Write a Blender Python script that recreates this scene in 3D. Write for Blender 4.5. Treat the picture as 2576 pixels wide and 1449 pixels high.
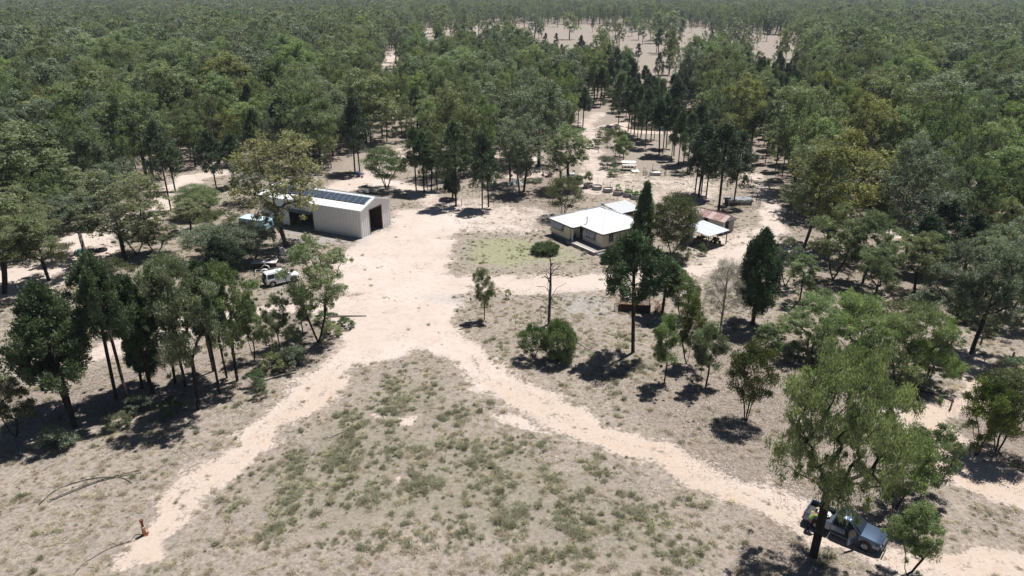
import bpy, bmesh, math, random
import numpy as np
from mathutils import Vector, Matrix

# ------------------------------------------------------------------ scene, camera, sky, sun, exposure
scn = bpy.context.scene
for o in list(bpy.data.objects): bpy.data.objects.remove(o)
COL = scn.collection
CAM_H = 36.0
PITCH = math.radians(23.03)
FPX, CX, CY = 1787.7, 1288.0, 724.5          # survey frame 2576 x 1449
cam = bpy.data.objects.new('camera', bpy.data.cameras.new('camera'))
COL.objects.link(cam); scn.camera = cam
cam.location = (0, 0, CAM_H); cam.rotation_euler = (math.pi/2-PITCH, 0, 0)
cam.data.sensor_width = 36.0; cam.data.lens = 24.98; cam.data.clip_end = 9000; cam.data.clip_start = 0.5
SUN_EL, SUN_AZ = math.radians(67.5), math.radians(43)
world = bpy.data.worlds.new('World'); scn.world = world; world.use_nodes = True
wn = world.node_tree.nodes; wl = world.node_tree.links
sky = wn.new('ShaderNodeTexSky'); sky.sky_type = 'NISHITA'; sky.sun_disc = False
sky.sun_elevation = SUN_EL; sky.sun_rotation = SUN_AZ; sky.altitude = 300; sky.air_density = .6; sky.dust_density = .3
wl.new(sky.outputs[0], wn['Background'].inputs[0]); wn['Background'].inputs[1].default_value = 0.05
sl = bpy.data.lights.new('sun', 'SUN'); sl.energy = 5.0; sl.angle = math.radians(0.53); sl.color = (1, .985, .955)
sun = bpy.data.objects.new('sun', sl); COL.objects.link(sun)
sv = Vector((math.cos(SUN_EL)*math.sin(SUN_AZ), math.cos(SUN_EL)*math.cos(SUN_AZ), math.sin(SUN_EL)))
sun.rotation_euler = (-sv).to_track_quat('-Z', 'Y').to_euler(); sun.location = (40, 40, 120)
scn.view_settings.view_transform = 'Standard'; scn.view_settings.look = 'None'
scn.view_settings.exposure = 0.33; scn.view_settings.gamma = 1.0
scn.render.resolution_x, scn.render.resolution_y = 1024, 576
try:
    scn.cycles.max_bounces = 6; scn.cycles.diffuse_bounces = 1; scn.cycles.transmission_bounces = 3
    scn.cycles.transparent_max_bounces = 6; scn.cycles.glossy_bounces = 2; scn.cycles.volume_bounces = 0
except Exception: pass

RNG = np.random.default_rng(11)
random.seed(5)

# ------------------------------------------------------------------ survey helpers
cp, sp = math.cos(PITCH), math.sin(PITCH)
def G(x, y, z=0.0):
    """ground (or height z) point seen at survey position x,y"""
    dx = (x-CX)/FPX; dy = (CY-y)/FPX
    d = np.array([dx, cp+dy*sp, -sp+dy*cp]); t = (CAM_H-z)/-d[2]
    return np.array([0, 0, CAM_H])+d*t
def PJ(p):
    p = np.asarray(p, float)-np.array([0, 0, CAM_H])
    zc = p[..., 1]*cp-p[..., 2]*sp; yc = p[..., 1]*sp+p[..., 2]*cp
    return CX+FPX*p[..., 0]/zc, CY-FPX*yc/zc
def HT(bx, by, ty):
    b = G(bx, by); lo, hi = 0.0, 34.0
    for _ in range(40):
        m = (lo+hi)/2
        if PJ(b+[0, 0, m])[1] > ty: lo = m
        else: hi = m
    return lo
def SLANT(bx, by):
    b = G(bx, by); return math.sqrt(b[0]**2+b[1]**2+CAM_H**2)

# ------------------------------------------------------------------ materials
MATS = {}
class NT:
    def __init__(s, name):
        s.m = bpy.data.materials.new(name); s.m.use_nodes = True
        s.t = s.m.node_tree; s.n = s.t.nodes; s.l = s.t.links
        s.b = s.n['Principled BSDF']; s.out = s.n['Material Output']
        MATS[name] = s.m
    def N(s, typ, **k):
        nd = s.n.new('ShaderNode'+typ)
        for a, v in k.items():
            if a.startswith('i_'):
                key = a[2:]; key = int(key) if key.isdigit() else key.replace('_', ' ')
                nd.inputs[key].default_value = v
            else: setattr(nd, a, v)
        return nd
    def L(s, a, b): s.l.new(a, b)
    def noise(s, scale, detail=4, rough=.55, vec=None, dist=0.0):
        nd = s.N('TexNoise'); nd.inputs['Scale'].default_value = scale
        nd.inputs['Detail'].default_value = detail; nd.inputs['Roughness'].default_value = rough
        nd.inputs['Distortion'].default_value = dist
        if vec is None: vec = s.coord()
        s.L(vec, nd.inputs['Vector']); return nd.outputs['Fac']
    def coord(s, kind='Object'):
        if not hasattr(s, 'tc'): s.tc = s.N('TexCoord')
        return s.tc.outputs[kind]
    def pos(s):
        if not hasattr(s, 'gm'): s.gm = s.N('NewGeometry')
        return s.gm.outputs['Position']
    def mixc(s, fac, a, b, mode='MIX'):
        nd = s.N('Mix'); nd.data_type = 'RGBA'; nd.blend_type = mode
        for sock, v in ((nd.inputs[0], fac), (nd.inputs[6], a), (nd.inputs[7], b)):
            if hasattr(v, 'links') or hasattr(v, 'is_linked'): s.L(v, sock)
            elif isinstance(v, tuple): sock.default_value = (*v[:3], 1)
            else: sock.default_value = v
        return nd.outputs[2]
    def math(s, op, a, b=0.0, clamp=False):
        nd = s.N('Math'); nd.operation = op; nd.use_clamp = clamp
        for sock, v in ((nd.inputs[0], a), (nd.inputs[1], b)):
            if hasattr(v, 'is_linked'): s.L(v, sock)
            else: sock.default_value = v
        return nd.outputs[0]
    def ramp(s, fac, lo, hi):
        nd = s.N('MapRange'); nd.clamp = True; s.L(fac, nd.inputs[0])
        nd.interpolation_type = 'SMOOTHSTEP'
        nd.inputs[1].default_value = lo; nd.inputs[2].default_value = hi
        return nd.outputs[0]
    def attr(s, name):
        nd = s.N('Attribute'); nd.attribute_name = name; return nd.outputs['Fac']
    def bump(s, h, strength=.3, dist=.05):
        nd = s.N('Bump'); nd.inputs['Strength'].default_value = strength
        nd.inputs['Distance'].default_value = dist
        s.L(h, nd.inputs['Height']); s.L(nd.outputs[0], s.b.inputs['Normal'])
    def done(s, col=None, rough=.8, metal=0.0, spec=.3):
        if col is not None:
            if hasattr(col, 'is_linked'): s.L(col, s.b.inputs['Base Color'])
            else: s.b.inputs['Base Color'].default_value = (*col[:3], 1)
        s.b.inputs['Roughness'].default_value = rough; s.b.inputs['Metallic'].default_value = metal
        s.b.inputs['Specular IOR Level'].default_value = spec
        return s.m

def simple(name, col, rough=.8, metal=0.0, spec=.3, var=.18, scale=3.0, dirt=None, dirt_amt=.35, dscale=1.2):
    t = NT(name)
    n = t.noise(scale, 5, .6)
    c = t.mixc(n, tuple(x*(1-var) for x in col), tuple(min(1, x*(1+var)) for x in col))
    if dirt:
        d = t.ramp(t.noise(dscale, 6, .65, dist=.4), 1-dirt_amt-.18, 1-dirt_amt+.18)
        c = t.mixc(d, c, dirt)
    return t.done(c, rough, metal, spec)

def leaf_mat(name, dark, light, trans=.3, rough=.55, odd=None, odd_amt=.1, spec=.25, vr=(.78, 1.36)):
    t = NT(name)
    tint = t.attr('tint')
    oi = t.N('ObjectInfo')
    c = t.mixc(tint, dark, light)
    hs = t.N('HueSaturation')
    h = t.N('MapRange'); t.L(oi.outputs['Random'], h.inputs[0]); h.inputs[3].default_value = .487; h.inputs[4].default_value = .513
    t.L(h.outputs[0], hs.inputs['Hue'])
    r2 = t.math('FRACT', t.math('MULTIPLY', oi.outputs['Random'], 17.3))
    v = t.N('MapRange'); t.L(r2, v.inputs[0]); v.inputs[3].default_value = vr[0]; v.inputs[4].default_value = vr[1]
    t.L(v.outputs[0], hs.inputs['Value'])
    r3 = t.math('FRACT', t.math('MULTIPLY', oi.outputs['Random'], 41.7))
    s_ = t.N('MapRange'); t.L(r3, s_.inputs[0]); s_.inputs[3].default_value = .8; s_.inputs[4].default_value = 1.12
    t.L(s_.outputs[0], hs.inputs['Saturation'])
    t.L(c, hs.inputs['Color']); c = hs.outputs[0]
    if odd:
        od = t.attr('odd'); c = t.mixc(t.ramp(od, 1-odd_amt-.02, 1-odd_amt+.02), c, odd)
    t.done(c, rough, 0, spec)
    tr = t.N('BsdfTranslucent'); t.L(t.mixc(1.0, c, (1.25, 1.35, .6), 'MULTIPLY'), tr.inputs['Color'])
    mx = t.N('MixShader'); mx.inputs[0].default_value = trans
    t.L(t.b.outputs[0], mx.inputs[1]); t.L(tr.outputs[0], mx.inputs[2]); t.L(mx.outputs[0], t.out.inputs[0])
    return t.m

def bark_mat(name, c1, c2, pale=None):
    t = NT(name)
    mp = t.N('Mapping'); mp.inputs['Scale'].default_value = (3, 3, .5); t.L(t.coord(), mp.inputs[0])
    n = t.noise(2.5, 5, .6, mp.outputs[0]); c = t.mixc(n, c1, c2)
    if pale:
        c = t.mixc(t.ramp(t.noise(.5, 3, .5), .56, .66), c, pale)
    t.bump(t.noise(6, 4, .6, mp.outputs[0]), .5, .03)
    return t.done(c, .9, 0, .15)

# the ground: sand on tracks and yard, litter under the trees, dry and green grass
def ground_mat():
    t = NT('ground_soil'); P = t.pos()
    n_big = t.noise(.06, 4, .6, P); n_mid = t.noise(.45, 5, .62, P); n_fin = t.noise(3.2, 5, .68, P); n_vf = t.noise(14., 4, .7, P)
    n_t = t.noise(1.3, 6, .7, P, .2)
    sand = t.mixc(n_mid, (.47, .378, .318), (.60, .508, .448))
    sand = t.mixc(t.math('MULTIPLY', t.ramp(n_big, .42, .66), .8), sand, (.585, .505, .455))
    sand = t.mixc(t.math('MULTIPLY', t.ramp(n_t, .5, .66), .6), sand, (.41, .33, .28))
    sand = t.mixc(t.math('MULTIPLY', t.ramp(n_vf, .56, .72), .4), sand, (.36, .285, .23))
    dry = t.mixc(t.ramp(n_fin, .3, .7), (.200, .165, .132), (.385, .325, .275))
    dry = t.mixc(t.math('MULTIPLY', t.ramp(n_t, .47, .66), .7), dry, (.435, .365, .31))
    dry = t.mixc(t.math('MULTIPLY', t.ramp(n_vf, .5, .66), .55), dry, (.13, .11, .09))
    dry = t.mixc(t.math('MULTIPLY', t.ramp(t.noise(.8, 5, .6, P, .3), .5, .68), .4), dry, (.215, .20, .185))
    vor = t.N('TexVoronoi'); vor.inputs['Scale'].default_value = 6.0; t.L(P, vor.inputs['Vector'])
    fleck = t.math('MULTIPLY', t.ramp(vor.outputs['Distance'], .26, .12), t.ramp(t.noise(1.1, 3, .6, P), .40, .58))
    lit = t.mixc(t.ramp(n_fin, .3, .7), (.165, .132, .108), (.335, .275, .232))
    lit = t.mixc(t.math('MULTIPLY', t.ramp(n_t, .5, .68), .5), lit, (.40, .325, .265))
    lit = t.mixc(t.math('MULTIPLY', fleck, .7), lit, (.60, .54, .47))
    lit = t.mixc(t.math('MULTIPLY', t.ramp(n_vf, .53, .68), .5), lit, (.09, .072, .06))
    grn = t.mixc(t.ramp(n_fin, .3, .7), (.13, .125, .085), (.285, .255, .19))
    lawn = t.mixc(t.ramp(n_fin, .3, .7), (.175, .21, .095), (.37, .365, .215))
    def edge(a, w=.16, amp=.9):
        v = t.math('ADD', t.attr(a), t.math('MULTIPLY', t.math('SUBTRACT', t.math('ADD', t.math('MULTIPLY', n_mid, .28), t.math('ADD', t.math('MULTIPLY', n_t, .36), t.math('MULTIPLY', n_fin, .36))), .5), amp*2))
        return t.ramp(v, .5-w, .5+w)
    c = t.mixc(edge('litter', .22), dry, lit)
    c = t.mixc(t.math('MULTIPLY', edge('green', .2, 1.6), .6), c, grn)
    c = t.mixc(edge('sand', .15, 1.6), c, sand)
    c = t.mixc(t.math('MULTIPLY', edge('lawn', .3, .8), .85), c, lawn)
    gr = t.mixc(n_mid, (.30, .29, .285), (.42, .40, .385))
    c = t.mixc(t.math('MULTIPLY', edge('ash', .25, .5), .75), c, gr)
    red = t.mixc(t.ramp(n_fin, .25, .75), (.40, .295, .22), (.56, .435, .335))
    c = t.mixc(t.math('MULTIPLY', t.math('MULTIPLY', edge('red', .25, 1.0), t.ramp(t.attr('sand'), .3, .8)), .75), c, red)
    t.bump(t.math('ADD', t.math('MULTIPLY', n_fin, .6), t.math('MULTIPLY', n_vf, .4)), .75, .10)
    return t.done(c, .95, 0, .1)
ground_mat()

leaf_mat('leaf_olive', (.092, .112, .060), (.305, .335, .190), .32, odd=(.30, .23, .12), odd_amt=.03)
leaf_mat('leaf_grey', (.088, .112, .078), (.280, .325, .235), .28, odd=(.26, .21, .14), odd_amt=.02)
leaf_mat('leaf_dusk', (.070, .092, .056), (.240, .280, .175), .28)
leaf_mat('leaf_green', (.080, .112, .054), (.270, .340, .170), .32)
leaf_mat('leaf_bright', (.098, .145, .064), (.335, .415, .205), .36, vr=(.92, 1.2))
leaf_mat('leaf_hero', (.088, .130, .058), (.370, .430, .215), .38, vr=(.98, 1.04))
leaf_mat('leaf_gold', (.120, .130, .054), (.375, .375, .175), .34, odd=(.34, .26, .11), odd_amt=.05, vr=(.9, 1.2))
leaf_mat('leaf_cypress', (.025, .044, .026), (.098, .145, .078), .12, .65)
leaf_mat('leaf_cypress_light', (.036, .062, .034), (.150, .205, .102), .16, .65)
leaf_mat('leaf_acacia', (.060, .074, .024), (.165, .190, .070), .25)
leaf_mat('leaf_shrub', (.046, .080, .028), (.150, .210, .085), .22)
leaf_mat('leaf_grey_twig', (.26, .23, .21), (.46, .42, .39), .15)
leaf_mat('blade_straw', (.28, .23, .165), (.54, .46, .36), .25, .8)
leaf_mat('blade_green', (.155, .152, .095), (.36, .345, .225), .25, .75)
leaf_mat('litter_leaf', (.12, .095, .075), (.62, .55, .48), .1, .8)
leaf_mat('leaf_crop', (.06, .15, .035), (.20, .38, .10), .35)
bark_mat('bark_dark', (.018, .015, .013), (.062, .052, .045))
bark_mat('bark_pale', (.055, .047, .040), (.17, .15, .13), (.40, .37, .34))
bark_mat('bark_cypress', (.022, .016, .014), (.075, .057, .048))
bark_mat('bark_dead', (.035, .030, .028), (.11, .10, .095))
bark_mat('bark_grey', (.16, .14, .13), (.34, .31, .29))
bark_mat('log_pale', (.38, .33, .28), (.62, .56, .50))

simple('shed_sheet', (.77, .77, .775), .5, .0, .4, .05, .7, dirt=(.64, .62, .60), dirt_amt=.22)
simple('roof_white', (.80, .81, .80), .35, 0, .45, .03, 1.0)
simple('zinc_white', (.74, .76, .77), .3, .25, .5, .05, 1.0)
simple('panel_glass', (.055, .078, .11), .12, 0, .6, .1, 2)
simple('panel_frame', (.62, .64, .66), .35, .6, .5, .03, 2)
simple('black_gap', (.012, .012, .013), .7)
simple('house_wall', (.82, .75, .58), .7, 0, .3, .04, 1.5, dirt=(.50, .44, .36), dirt_amt=.18)
simple('concrete', (.30, .29, .28), .9, 0, .2, .15, 3)
simple('porch_floor', (.34, .30, .27), .85, 0, .2, .12, 3)
simple('white_paint', (.78, .77, .74), .5, 0, .35, .04, 2)
simple('dark_timber', (.06, .045, .035), .8, 0, .2, .2, 3)
simple('brown_trim', (.13, .095, .07), .7, 0, .25, .15, 3)
simple('window_glass', (.022, .028, .036), .06, 0, .6, .1, 2)
simple('tile_grey', (.50, .51, .51), .6, 0, .3, .10, 4, dirt=(.36, .35, .33), dirt_amt=.3)
simple('post_timber', (.20, .155, .12), .9, 0, .2, .25, 5)
simple('galv', (.42, .43, .44), .4, .5, .5, .10, 3, dirt=(.24, .18, .14), dirt_amt=.15)
simple('rust', (.17, .065, .035), .9, .0, .2, .3, 4, dirt=(.30, .13, .06), dirt_amt=.4, dscale=4)
simple('rust_dark', (.055, .028, .022), .9, 0, .2, .3, 5)
simple('rust_light', (.42, .20, .11), .85, 0, .2, .25, 8, dirt=(.25, .10, .05), dirt_amt=.35, dscale=6)
simple('red_roof', (.33, .185, .165), .7, .1, .3, .2, 2, dirt=(.52, .42, .39), dirt_amt=.4, dscale=2.0)
simple('red_roof_pale', (.52, .41, .385), .7, .1, .3, .2, 2, dirt=(.36, .21, .18), dirt_amt=.35, dscale=2.0)
simple('rubber', (.022, .022, .023), .85, 0, .3, .2, 8)
simple('hose_black', (.03, .03, .034), .6)
simple('rim_metal', (.35, .36, .37), .35, .7, .5, .05)
simple('van_blue', (.38, .58, .64), .45, 0, .4, .06, 1.2, dirt=(.50, .55, .55), dirt_amt=.25)
simple('van_roof', (.62, .78, .83), .4, 0, .4, .05, 1.0, dirt=(.45, .55, .58), dirt_amt=.25)
simple('car_white', (.74, .75, .75), .28, 0, .5, .02)
simple('trim_black', (.025, .025, .027), .5, 0, .4)
simple('lamp_red', (.35, .02, .015), .25, 0, .5)
simple('lamp_clear', (.60, .62, .64), .15, .2, .6)
simple('blue_plastic', (.05, .055, .22), .5, 0, .4)
simple('teal_plastic', (.08, .22, .24), .5, 0, .4)
simple('deck_white', (.66, .62, .58), .8, 0, .25, .08, 2, dirt=(.42, .36, .30), dirt_amt=.3)
simple('tarp_grey', (.27, .29, .31), .7, 0, .3, .12, 2)
simple('tarp_white', (.72, .70, .67), .7, 0, .3, .06, 2)
simple('hivis', (.38, .52, .15), .8, 0, .2, .08, 8)
simple('navy_cloth', (.018, .022, .04), .9, 0, .2, .1, 8)
simple('skin', (.42, .26, .19), .6, 0, .3, .05, 8)
simple('cap_khaki', (.42, .38, .27), .9, 0, .2, .05, 8)
simple('soil_dark', (.22, .16, .11), .95, 0, .1, .2, 6)
simple('ring_steel', (.27, .285, .30), .5, .35, .4, .08, 4, dirt=(.36, .34, .32), dirt_amt=.25)
simple('ring_rim', (.50, .49, .47), .5, .2, .4, .06, 4)
simple('ibc_white', (.66, .68, .70), .5, 0, .3, .03)
simple('mesh_wire', (.20, .17, .15), .6, .4, .4, .1)
simple('soil_mound', (.56, .45, .38), .95, 0, .1, .15, 2)
simple('timber_grey', (.30, .28, .26), .9, 0, .2, .2, 5)
simple('stone_pale', (.60, .52, .43), .9, 0, .2, .1, 4)
def car_paint(name, col):
    t = NT(name); t.done(col, .3, .55, .5); t.b.inputs['Coat Weight'].default_value = .7; t.b.inputs['Coat Roughness'].default_value = .08
car_paint('ute_paint', (.085, .125, .20))
def water_mat():
    t = NT('pond_water'); t.bump(t.noise(3, 3), .08, .03); t.done((.10, .085, .06), .06, 0, .5)
water_mat()

# ------------------------------------------------------------------ mesh helpers
def new_mesh(name, verts, faces, mat=None, smooth=False):
    me = bpy.data.meshes.new(name)
    me.from_pydata([tuple(map(float, v)) for v in verts], [], faces); me.update()
    if mat: me.materials.append(MATS[mat])
    if smooth: me.shade_smooth()
    return me
def obj(name, me, parent=None, loc=(0, 0, 0), rot=(0, 0, 0), scale=(1, 1, 1)):
    o = bpy.data.objects.new(name, me); COL.objects.link(o)
    o.location = loc; o.rotation_euler = rot; o.scale = scale
    if parent: o.parent = parent
    return o
def tag(o, label, cat, group=None, kind=None):
    o['label'] = label; o['category'] = cat
    if group: o['group'] = group
    if kind: o['kind'] = kind
    return o
def struct(o, label=None):
    o['kind'] = 'structure'
    if label: o['label'] = label
    return o
def thing(name, label, cat, loc=(0, 0, 0), rz=0.0, group=None, rot=None):
    o = bpy.data.objects.new(name, None); COL.objects.link(o)
    o.location = tuple(map(float, loc)); o.rotation_euler = rot if rot else (0, 0, rz)
    o.empty_display_size = .3
    return tag(o, label, cat, group)
class MB:
    """collects shapes into one mesh"""
    def __init__(s): s.v = []; s.f = []
    def add(s, vs, fs):
        k = len(s.v); s.v += [tuple(map(float, v)) for v in vs]; s.f += [tuple(i+k for i in f) for f in fs]; return s
    def box(s, x0, x1, y0, y1, z0, z1):
        return s.add([(x0, y0, z0), (x1, y0, z0), (x1, y1, z0), (x0, y1, z0), (x0, y0, z1), (x1, y0, z1), (x1, y1, z1), (x0, y1, z1)],
                     [(3, 2, 1, 0), (4, 5, 6, 7), (0, 1, 5, 4), (1, 2, 6, 5), (2, 3, 7, 6), (3, 0, 4, 7)])
    def hexa(s, lo, hi):
        """lo, hi: 4 points each, counter-clockwise seen from above"""
        return s.add(list(lo)+list(hi), [(3, 2, 1, 0), (4, 5, 6, 7), (0, 1, 5, 4), (1, 2, 6, 5), (2, 3, 7, 6), (3, 0, 4, 7)])
    def slab(s, poly, th):
        """thicken a planar polygon downwards along its normal"""
        p = [Vector(q) for q in poly]; n = (p[1]-p[0]).cross(p[2]-p[0]).normalized()*th; k = len(p)
        return s.add([tuple(q-n) for q in p]+[tuple(q) for q in p],
                     [tuple(range(k-1, -1, -1)), tuple(range(k, 2*k))]+[(i, (i+1) % k, (i+1) % k+k, i+k) for i in range(k)])
    def tube(s, pts, r, n=6, cap=True):
        pts = [Vector(p) for p in pts]; rs = r if hasattr(r, '__len__') else [r]*len(pts)
        vs = []; fs = []
        for i, p in enumerate(pts):
            d = (pts[min(i+1, len(pts)-1)]-pts[max(i-1, 0)]).normalized()
            a = d.orthogonal().normalized() if abs(d.z) > .9 else d.cross(Vector((0, 0, 1))).normalized()
            b = d.cross(a)
            for j in range(n):
                t = 2*math.pi*j/n; vs.append(tuple(p+(a*math.cos(t)+b*math.sin(t))*rs[i]))
        for i in range(len(pts)-1):
            for j in range(n):
                fs.append((i*n+j, i*n+(j+1) % n, (i+1)*n+(j+1) % n, (i+1)*n+j))
        if cap: fs += [tuple(range(n-1, -1, -1)), tuple((len(pts)-1)*n+j for j in range(n))]
        return s.add(vs, fs)
    def lathe(s, prof, n=16, axis='z', c=(0, 0, 0), close=False):
        vs = []; fs = []
        for r, h in prof:
            for j in range(n):
                t = 2*math.pi*j/n; a, b = r*math.cos(t), r*math.sin(t)
                vs.append({'z': (c[0]+a, c[1]+b, c[2]+h), 'y': (c[0]+a, c[1]+h, c[2]+b), 'x': (c[0]+h, c[1]+a, c[2]+b)}[axis])
        m = len(prof)
        for i in range(m if close else m-1):
            k = (i+1) % m
            for j in range(n): fs.append((i*n+j, i*n+(j+1) % n, k*n+(j+1) % n, k*n+j))
        return s.add(vs, fs)
    def mesh(s, name, mat, smooth=False):
        me = new_mesh(name, s.v, s.f, mat, smooth)
        bm = bmesh.new(); bm.from_mesh(me); bmesh.ops.recalc_face_normals(bm, faces=bm.faces); bm.to_mesh(me); bm.free()
        return me
    def obj(s, name, mat, parent=None, smooth=False, **k): return obj(name, s.mesh(name, mat, smooth), parent, **k)
    def bev(s, name, mat, parent=None, w=.02, seg=2, smooth=True, **k):
        me = new_mesh(name, s.v, s.f, mat)
        bm = bmesh.new(); bm.from_mesh(me); bmesh.ops.recalc_face_normals(bm, faces=bm.faces)
        bmesh.ops.bevel(bm, geom=list(bm.edges), offset=w, segments=seg, affect='EDGES', clamp_overlap=True)
        bm.to_mesh(me); bm.free()
        if smooth:
            me.shade_smooth()
            try: me.set_sharp_from_angle(angle=math.radians(40))
            except Exception: pass
        return obj(name, me, parent, **k)

# ------------------------------------------------------------------ ground with tracks
def seg_dist(P, poly):
    d = np.full(len(P), 1e9); tt = np.zeros(len(P)); L = len(poly)-1
    for i in range(L):
        a, b = poly[i][:2], poly[i+1][:2]; ab = b-a
        t = np.clip(((P-a)@ab)/max(ab@ab, 1e-9), 0, 1)
        q = np.linalg.norm(P-(a+t[:, None]*ab), axis=1); m = q < d
        d[m] = q[m]; tt[m] = (i+t[m])/L
    return d, tt
def poly_sd(P, poly):
    """signed distance, positive inside"""
    poly = [np.asarray(p[:2]) for p in poly]; d, _ = seg_dist(P, poly+[poly[0]])
    ins = np.zeros(len(P), bool); n = len(poly)
    for i in range(n):
        a, b = poly[i], poly[(i+1) % n]
        c = (a[1] > P[:, 1]) != (b[1] > P[:, 1])
        with np.errstate(divide='ignore', invalid='ignore'):
            x = (b[0]-a[0])*(P[:, 1]-a[1])/(b[1]-a[1])+a[0]
        ins ^= c & (P[:, 0] < x)
    return np.where(ins, d, -d)
def SV(lst): return [G(*p)[:2] for p in lst]
TRACKS = [  # survey points, half widths in metres start -> end, strength
    ([(310, 1400), (400, 1320), (520, 1210), (640, 1110), (740, 1020), (830, 950), (900, 880), (960, 810), (1010, 730), (1050, 650), (1075, 590), (1090, 545)], 1.35, 3.4, .9),
    ([(1000, 780), (1110, 850), (1230, 945), (1330, 1005), (1450, 1060), (1600, 1130), (1750, 1190), (1900, 1250), (2080, 1330), (2300, 1425), (2560, 1480)], 2.4, 1.5, .92),
    ([(1888, 440), (1925, 485), (1945, 530), (1940, 580), (1890, 630), (1800, 665), (1700, 690), (1560, 708), (1400, 706), (1250, 712), (1060, 705)], 2.2, 2.0, .95),
    ([(2430, 880), (2480, 935), (2510, 975), (2400, 1010), (2320, 1040), (2290, 1085), (2400, 1160), (2576, 1240), (2800, 1330)], 1.2, 2.8, .95),
    ([(2230, 1030), (2330, 1060), (2420, 1130)], 1.2, 1.6, .9),
    ([(2240, 1390), (2400, 1420), (2600, 1440)], 1.2, 2.0, .9),
    ([(-80, 985), (80, 935), (230, 890), (380, 840), (520, 805), (660, 780), (860, 765)], 2.0, 2.4, .95),
    ([(-60, 720), (120, 690), (200, 650), (240, 600), (330, 560), (430, 500), (480, 445), (620, 425)], 3.4, 3.0, .85),
    ([(180, 600), (120, 620), (-40, 640)], 3.0, 3.0, .85),
    ([(860, 470), (930, 455), (1010, 470), (1090, 500)], 4.0, 3.0, .8),
    ([(940, 445), (985, 400), (1030, 375), (1100, 360)], 3.0, 2.5, .9),
    ([(1490, 480), (1500, 440), (1490, 390), (1482, 345), (1470, 315), (1510, 285)], 3.4, 3.0, .62),
    ([(1170, 400), (1250, 395), (1330, 400)], 3.0, 3.0, .8),
    ([(920, 172), (985, 150), (1030, 110), (1075, 80), (1200, 75)], 4.0, 6.0, .8),
    ([(2140, 560), (2230, 575), (2300, 600)], 3.0, 3.0, .8),
    ([(1860, 600), (1950, 620), (2040, 640)], 2.0, 2.0, .75),
]
SANDS = [  # polygons of bare sand, softness m, strength
    ([(830, 790), (930, 720), (1010, 690), (1120, 690), (1180, 730), (1140, 800), (1220, 900), (1160, 915), (1060, 870), (940, 915), (870, 920)], 3.0, 1.0),
    ([(900, 600), (985, 560), (1000, 525), (1110, 520), (1170, 560), (1130, 620), (1140, 690), (960, 740), (870, 735), (830, 690), (860, 640)], 3.5, 1.0),
    ([(1160, 690), (1400, 688), (1560, 690), (1560, 735), (1380, 745), (1180, 735)], 2.0, .72),
    ([(1020, 500), (1180, 495), (1390, 525), (1360, 590), (1150, 590), (1060, 560)], 4.0, .62),
    ([(1760, 600), (1900, 560), (1930, 640), (1760, 720), (1690, 760), (1650, 720)], 3.0, .62),
    ([(230, 560), (290, 560), (300, 640), (200, 700), (60, 745), (-60, 760), (-60, 690), (120, 650)], 2.0, .8),
    ([(1500, 430), (1620, 440), (1800, 450), (1860, 480), (1740, 530), (1560, 520), (1490, 480)], 3.0, .52),
    ([(300, 1340), (380, 1340), (440, 1390), (350, 1420), (290, 1400)], .8, .95),
    ([(1220, 1030), (1310, 1040), (1420, 1090), (1330, 1090), (1250, 1075)], .8, .62),
    ([(925, 1040), (980, 1045), (960, 1062), (915, 1055)], .6, .7), ([(1000, 1045), (1060, 1035), (1060, 1065), (1005, 1070)], .6, .7),
    ([(1000, 1185), (1040, 1180), (1040, 1205), (990, 1210)], .6, .5),
]
FIELD = SV([(1065, 70), (1300, 60), (1700, 66), (2000, 92), (2040, 175), (1900, 180), (1720, 200), (1590, 195), (1480, 160), (1300, 140), (1120, 118), (960, 175), (925, 170)])
LITTER = [SV(p) for p in (
    [(-200, 1130), (60, 1060), (300, 1040), (560, 1000), (760, 930), (880, 830), (760, 800), (600, 880), (300, 930), (-200, 1010)],
    [(1640, 900), (1900, 830), (2250, 880), (2330, 1000), (2270, 1060), (2340, 1260), (2300, 1450), (1900, 1449), (1860, 1260), (1700, 1130), (1580, 1000)],
    [(2330, 1000), (2560, 950), (2700, 1000), (2700, 1200), (2480, 1170)], [(1250, 450), (1420, 440), (1440, 540), (1240, 540)], [(1030, 490), (1240, 500), (1240, 545), (1040, 530)])]
GREENS = [SV(p) for p in (
    [(600, 1210), (760, 1110), (900, 1010), (1000, 950), (1110, 960), (1190, 1030), (1120, 1090), (1320, 1120), (1420, 1190), (1440, 1330), (1250, 1400), (1060, 1330), (880, 1380), (700, 1330), (620, 1290)],
    [(1300, 1150), (1480, 1180), (1640, 1260), (1800, 1380), (1850, 1449), (1350, 1449), (1330, 1300)],
    [(1560, 860), (1660, 900), (1640, 960), (1530, 950)], [(2100, 1360), (2200, 1400), (2180, 1449), (2060, 1449)])]
LAWN = SV([(1165, 600), (1270, 594), (1385, 606), (1450, 635), (1480, 660), (1380, 662), (1290, 678), (1200, 672), (1170, 640)])
ASHES = [SV(p) for p in ([(1045, 735), (1200, 735), (1200, 765), (1150, 775), (1060, 765)], [(770, 560), (960, 590), (930, 625), (760, 620), (690, 600)], [(1390, 735), (1560, 745), (1560, 800), (1400, 800)])]
REDS = [SV(p) for p in ([(250, 1460), (250, 1330), (560, 1120), (800, 930), (900, 930), (900, 1000), (640, 1180), (480, 1460)], [(1180, 900), (1400, 1000), (1700, 1130), (2000, 1250), (2620, 1400), (2620, 1500), (1900, 1400), (1600, 1200), (1250, 1010)], [(2200, 900), (2620, 900), (2700, 1330), (2250, 1200)], [(1270, 750), (1480, 760), (1500, 850), (1440, 880), (1290, 810)], [(1140, 720), (1290, 815), (1420, 1000), (1330, 990), (1180, 880)], [(1590, 300), (1720, 310), (1700, 345), (1560, 340)])]
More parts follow.
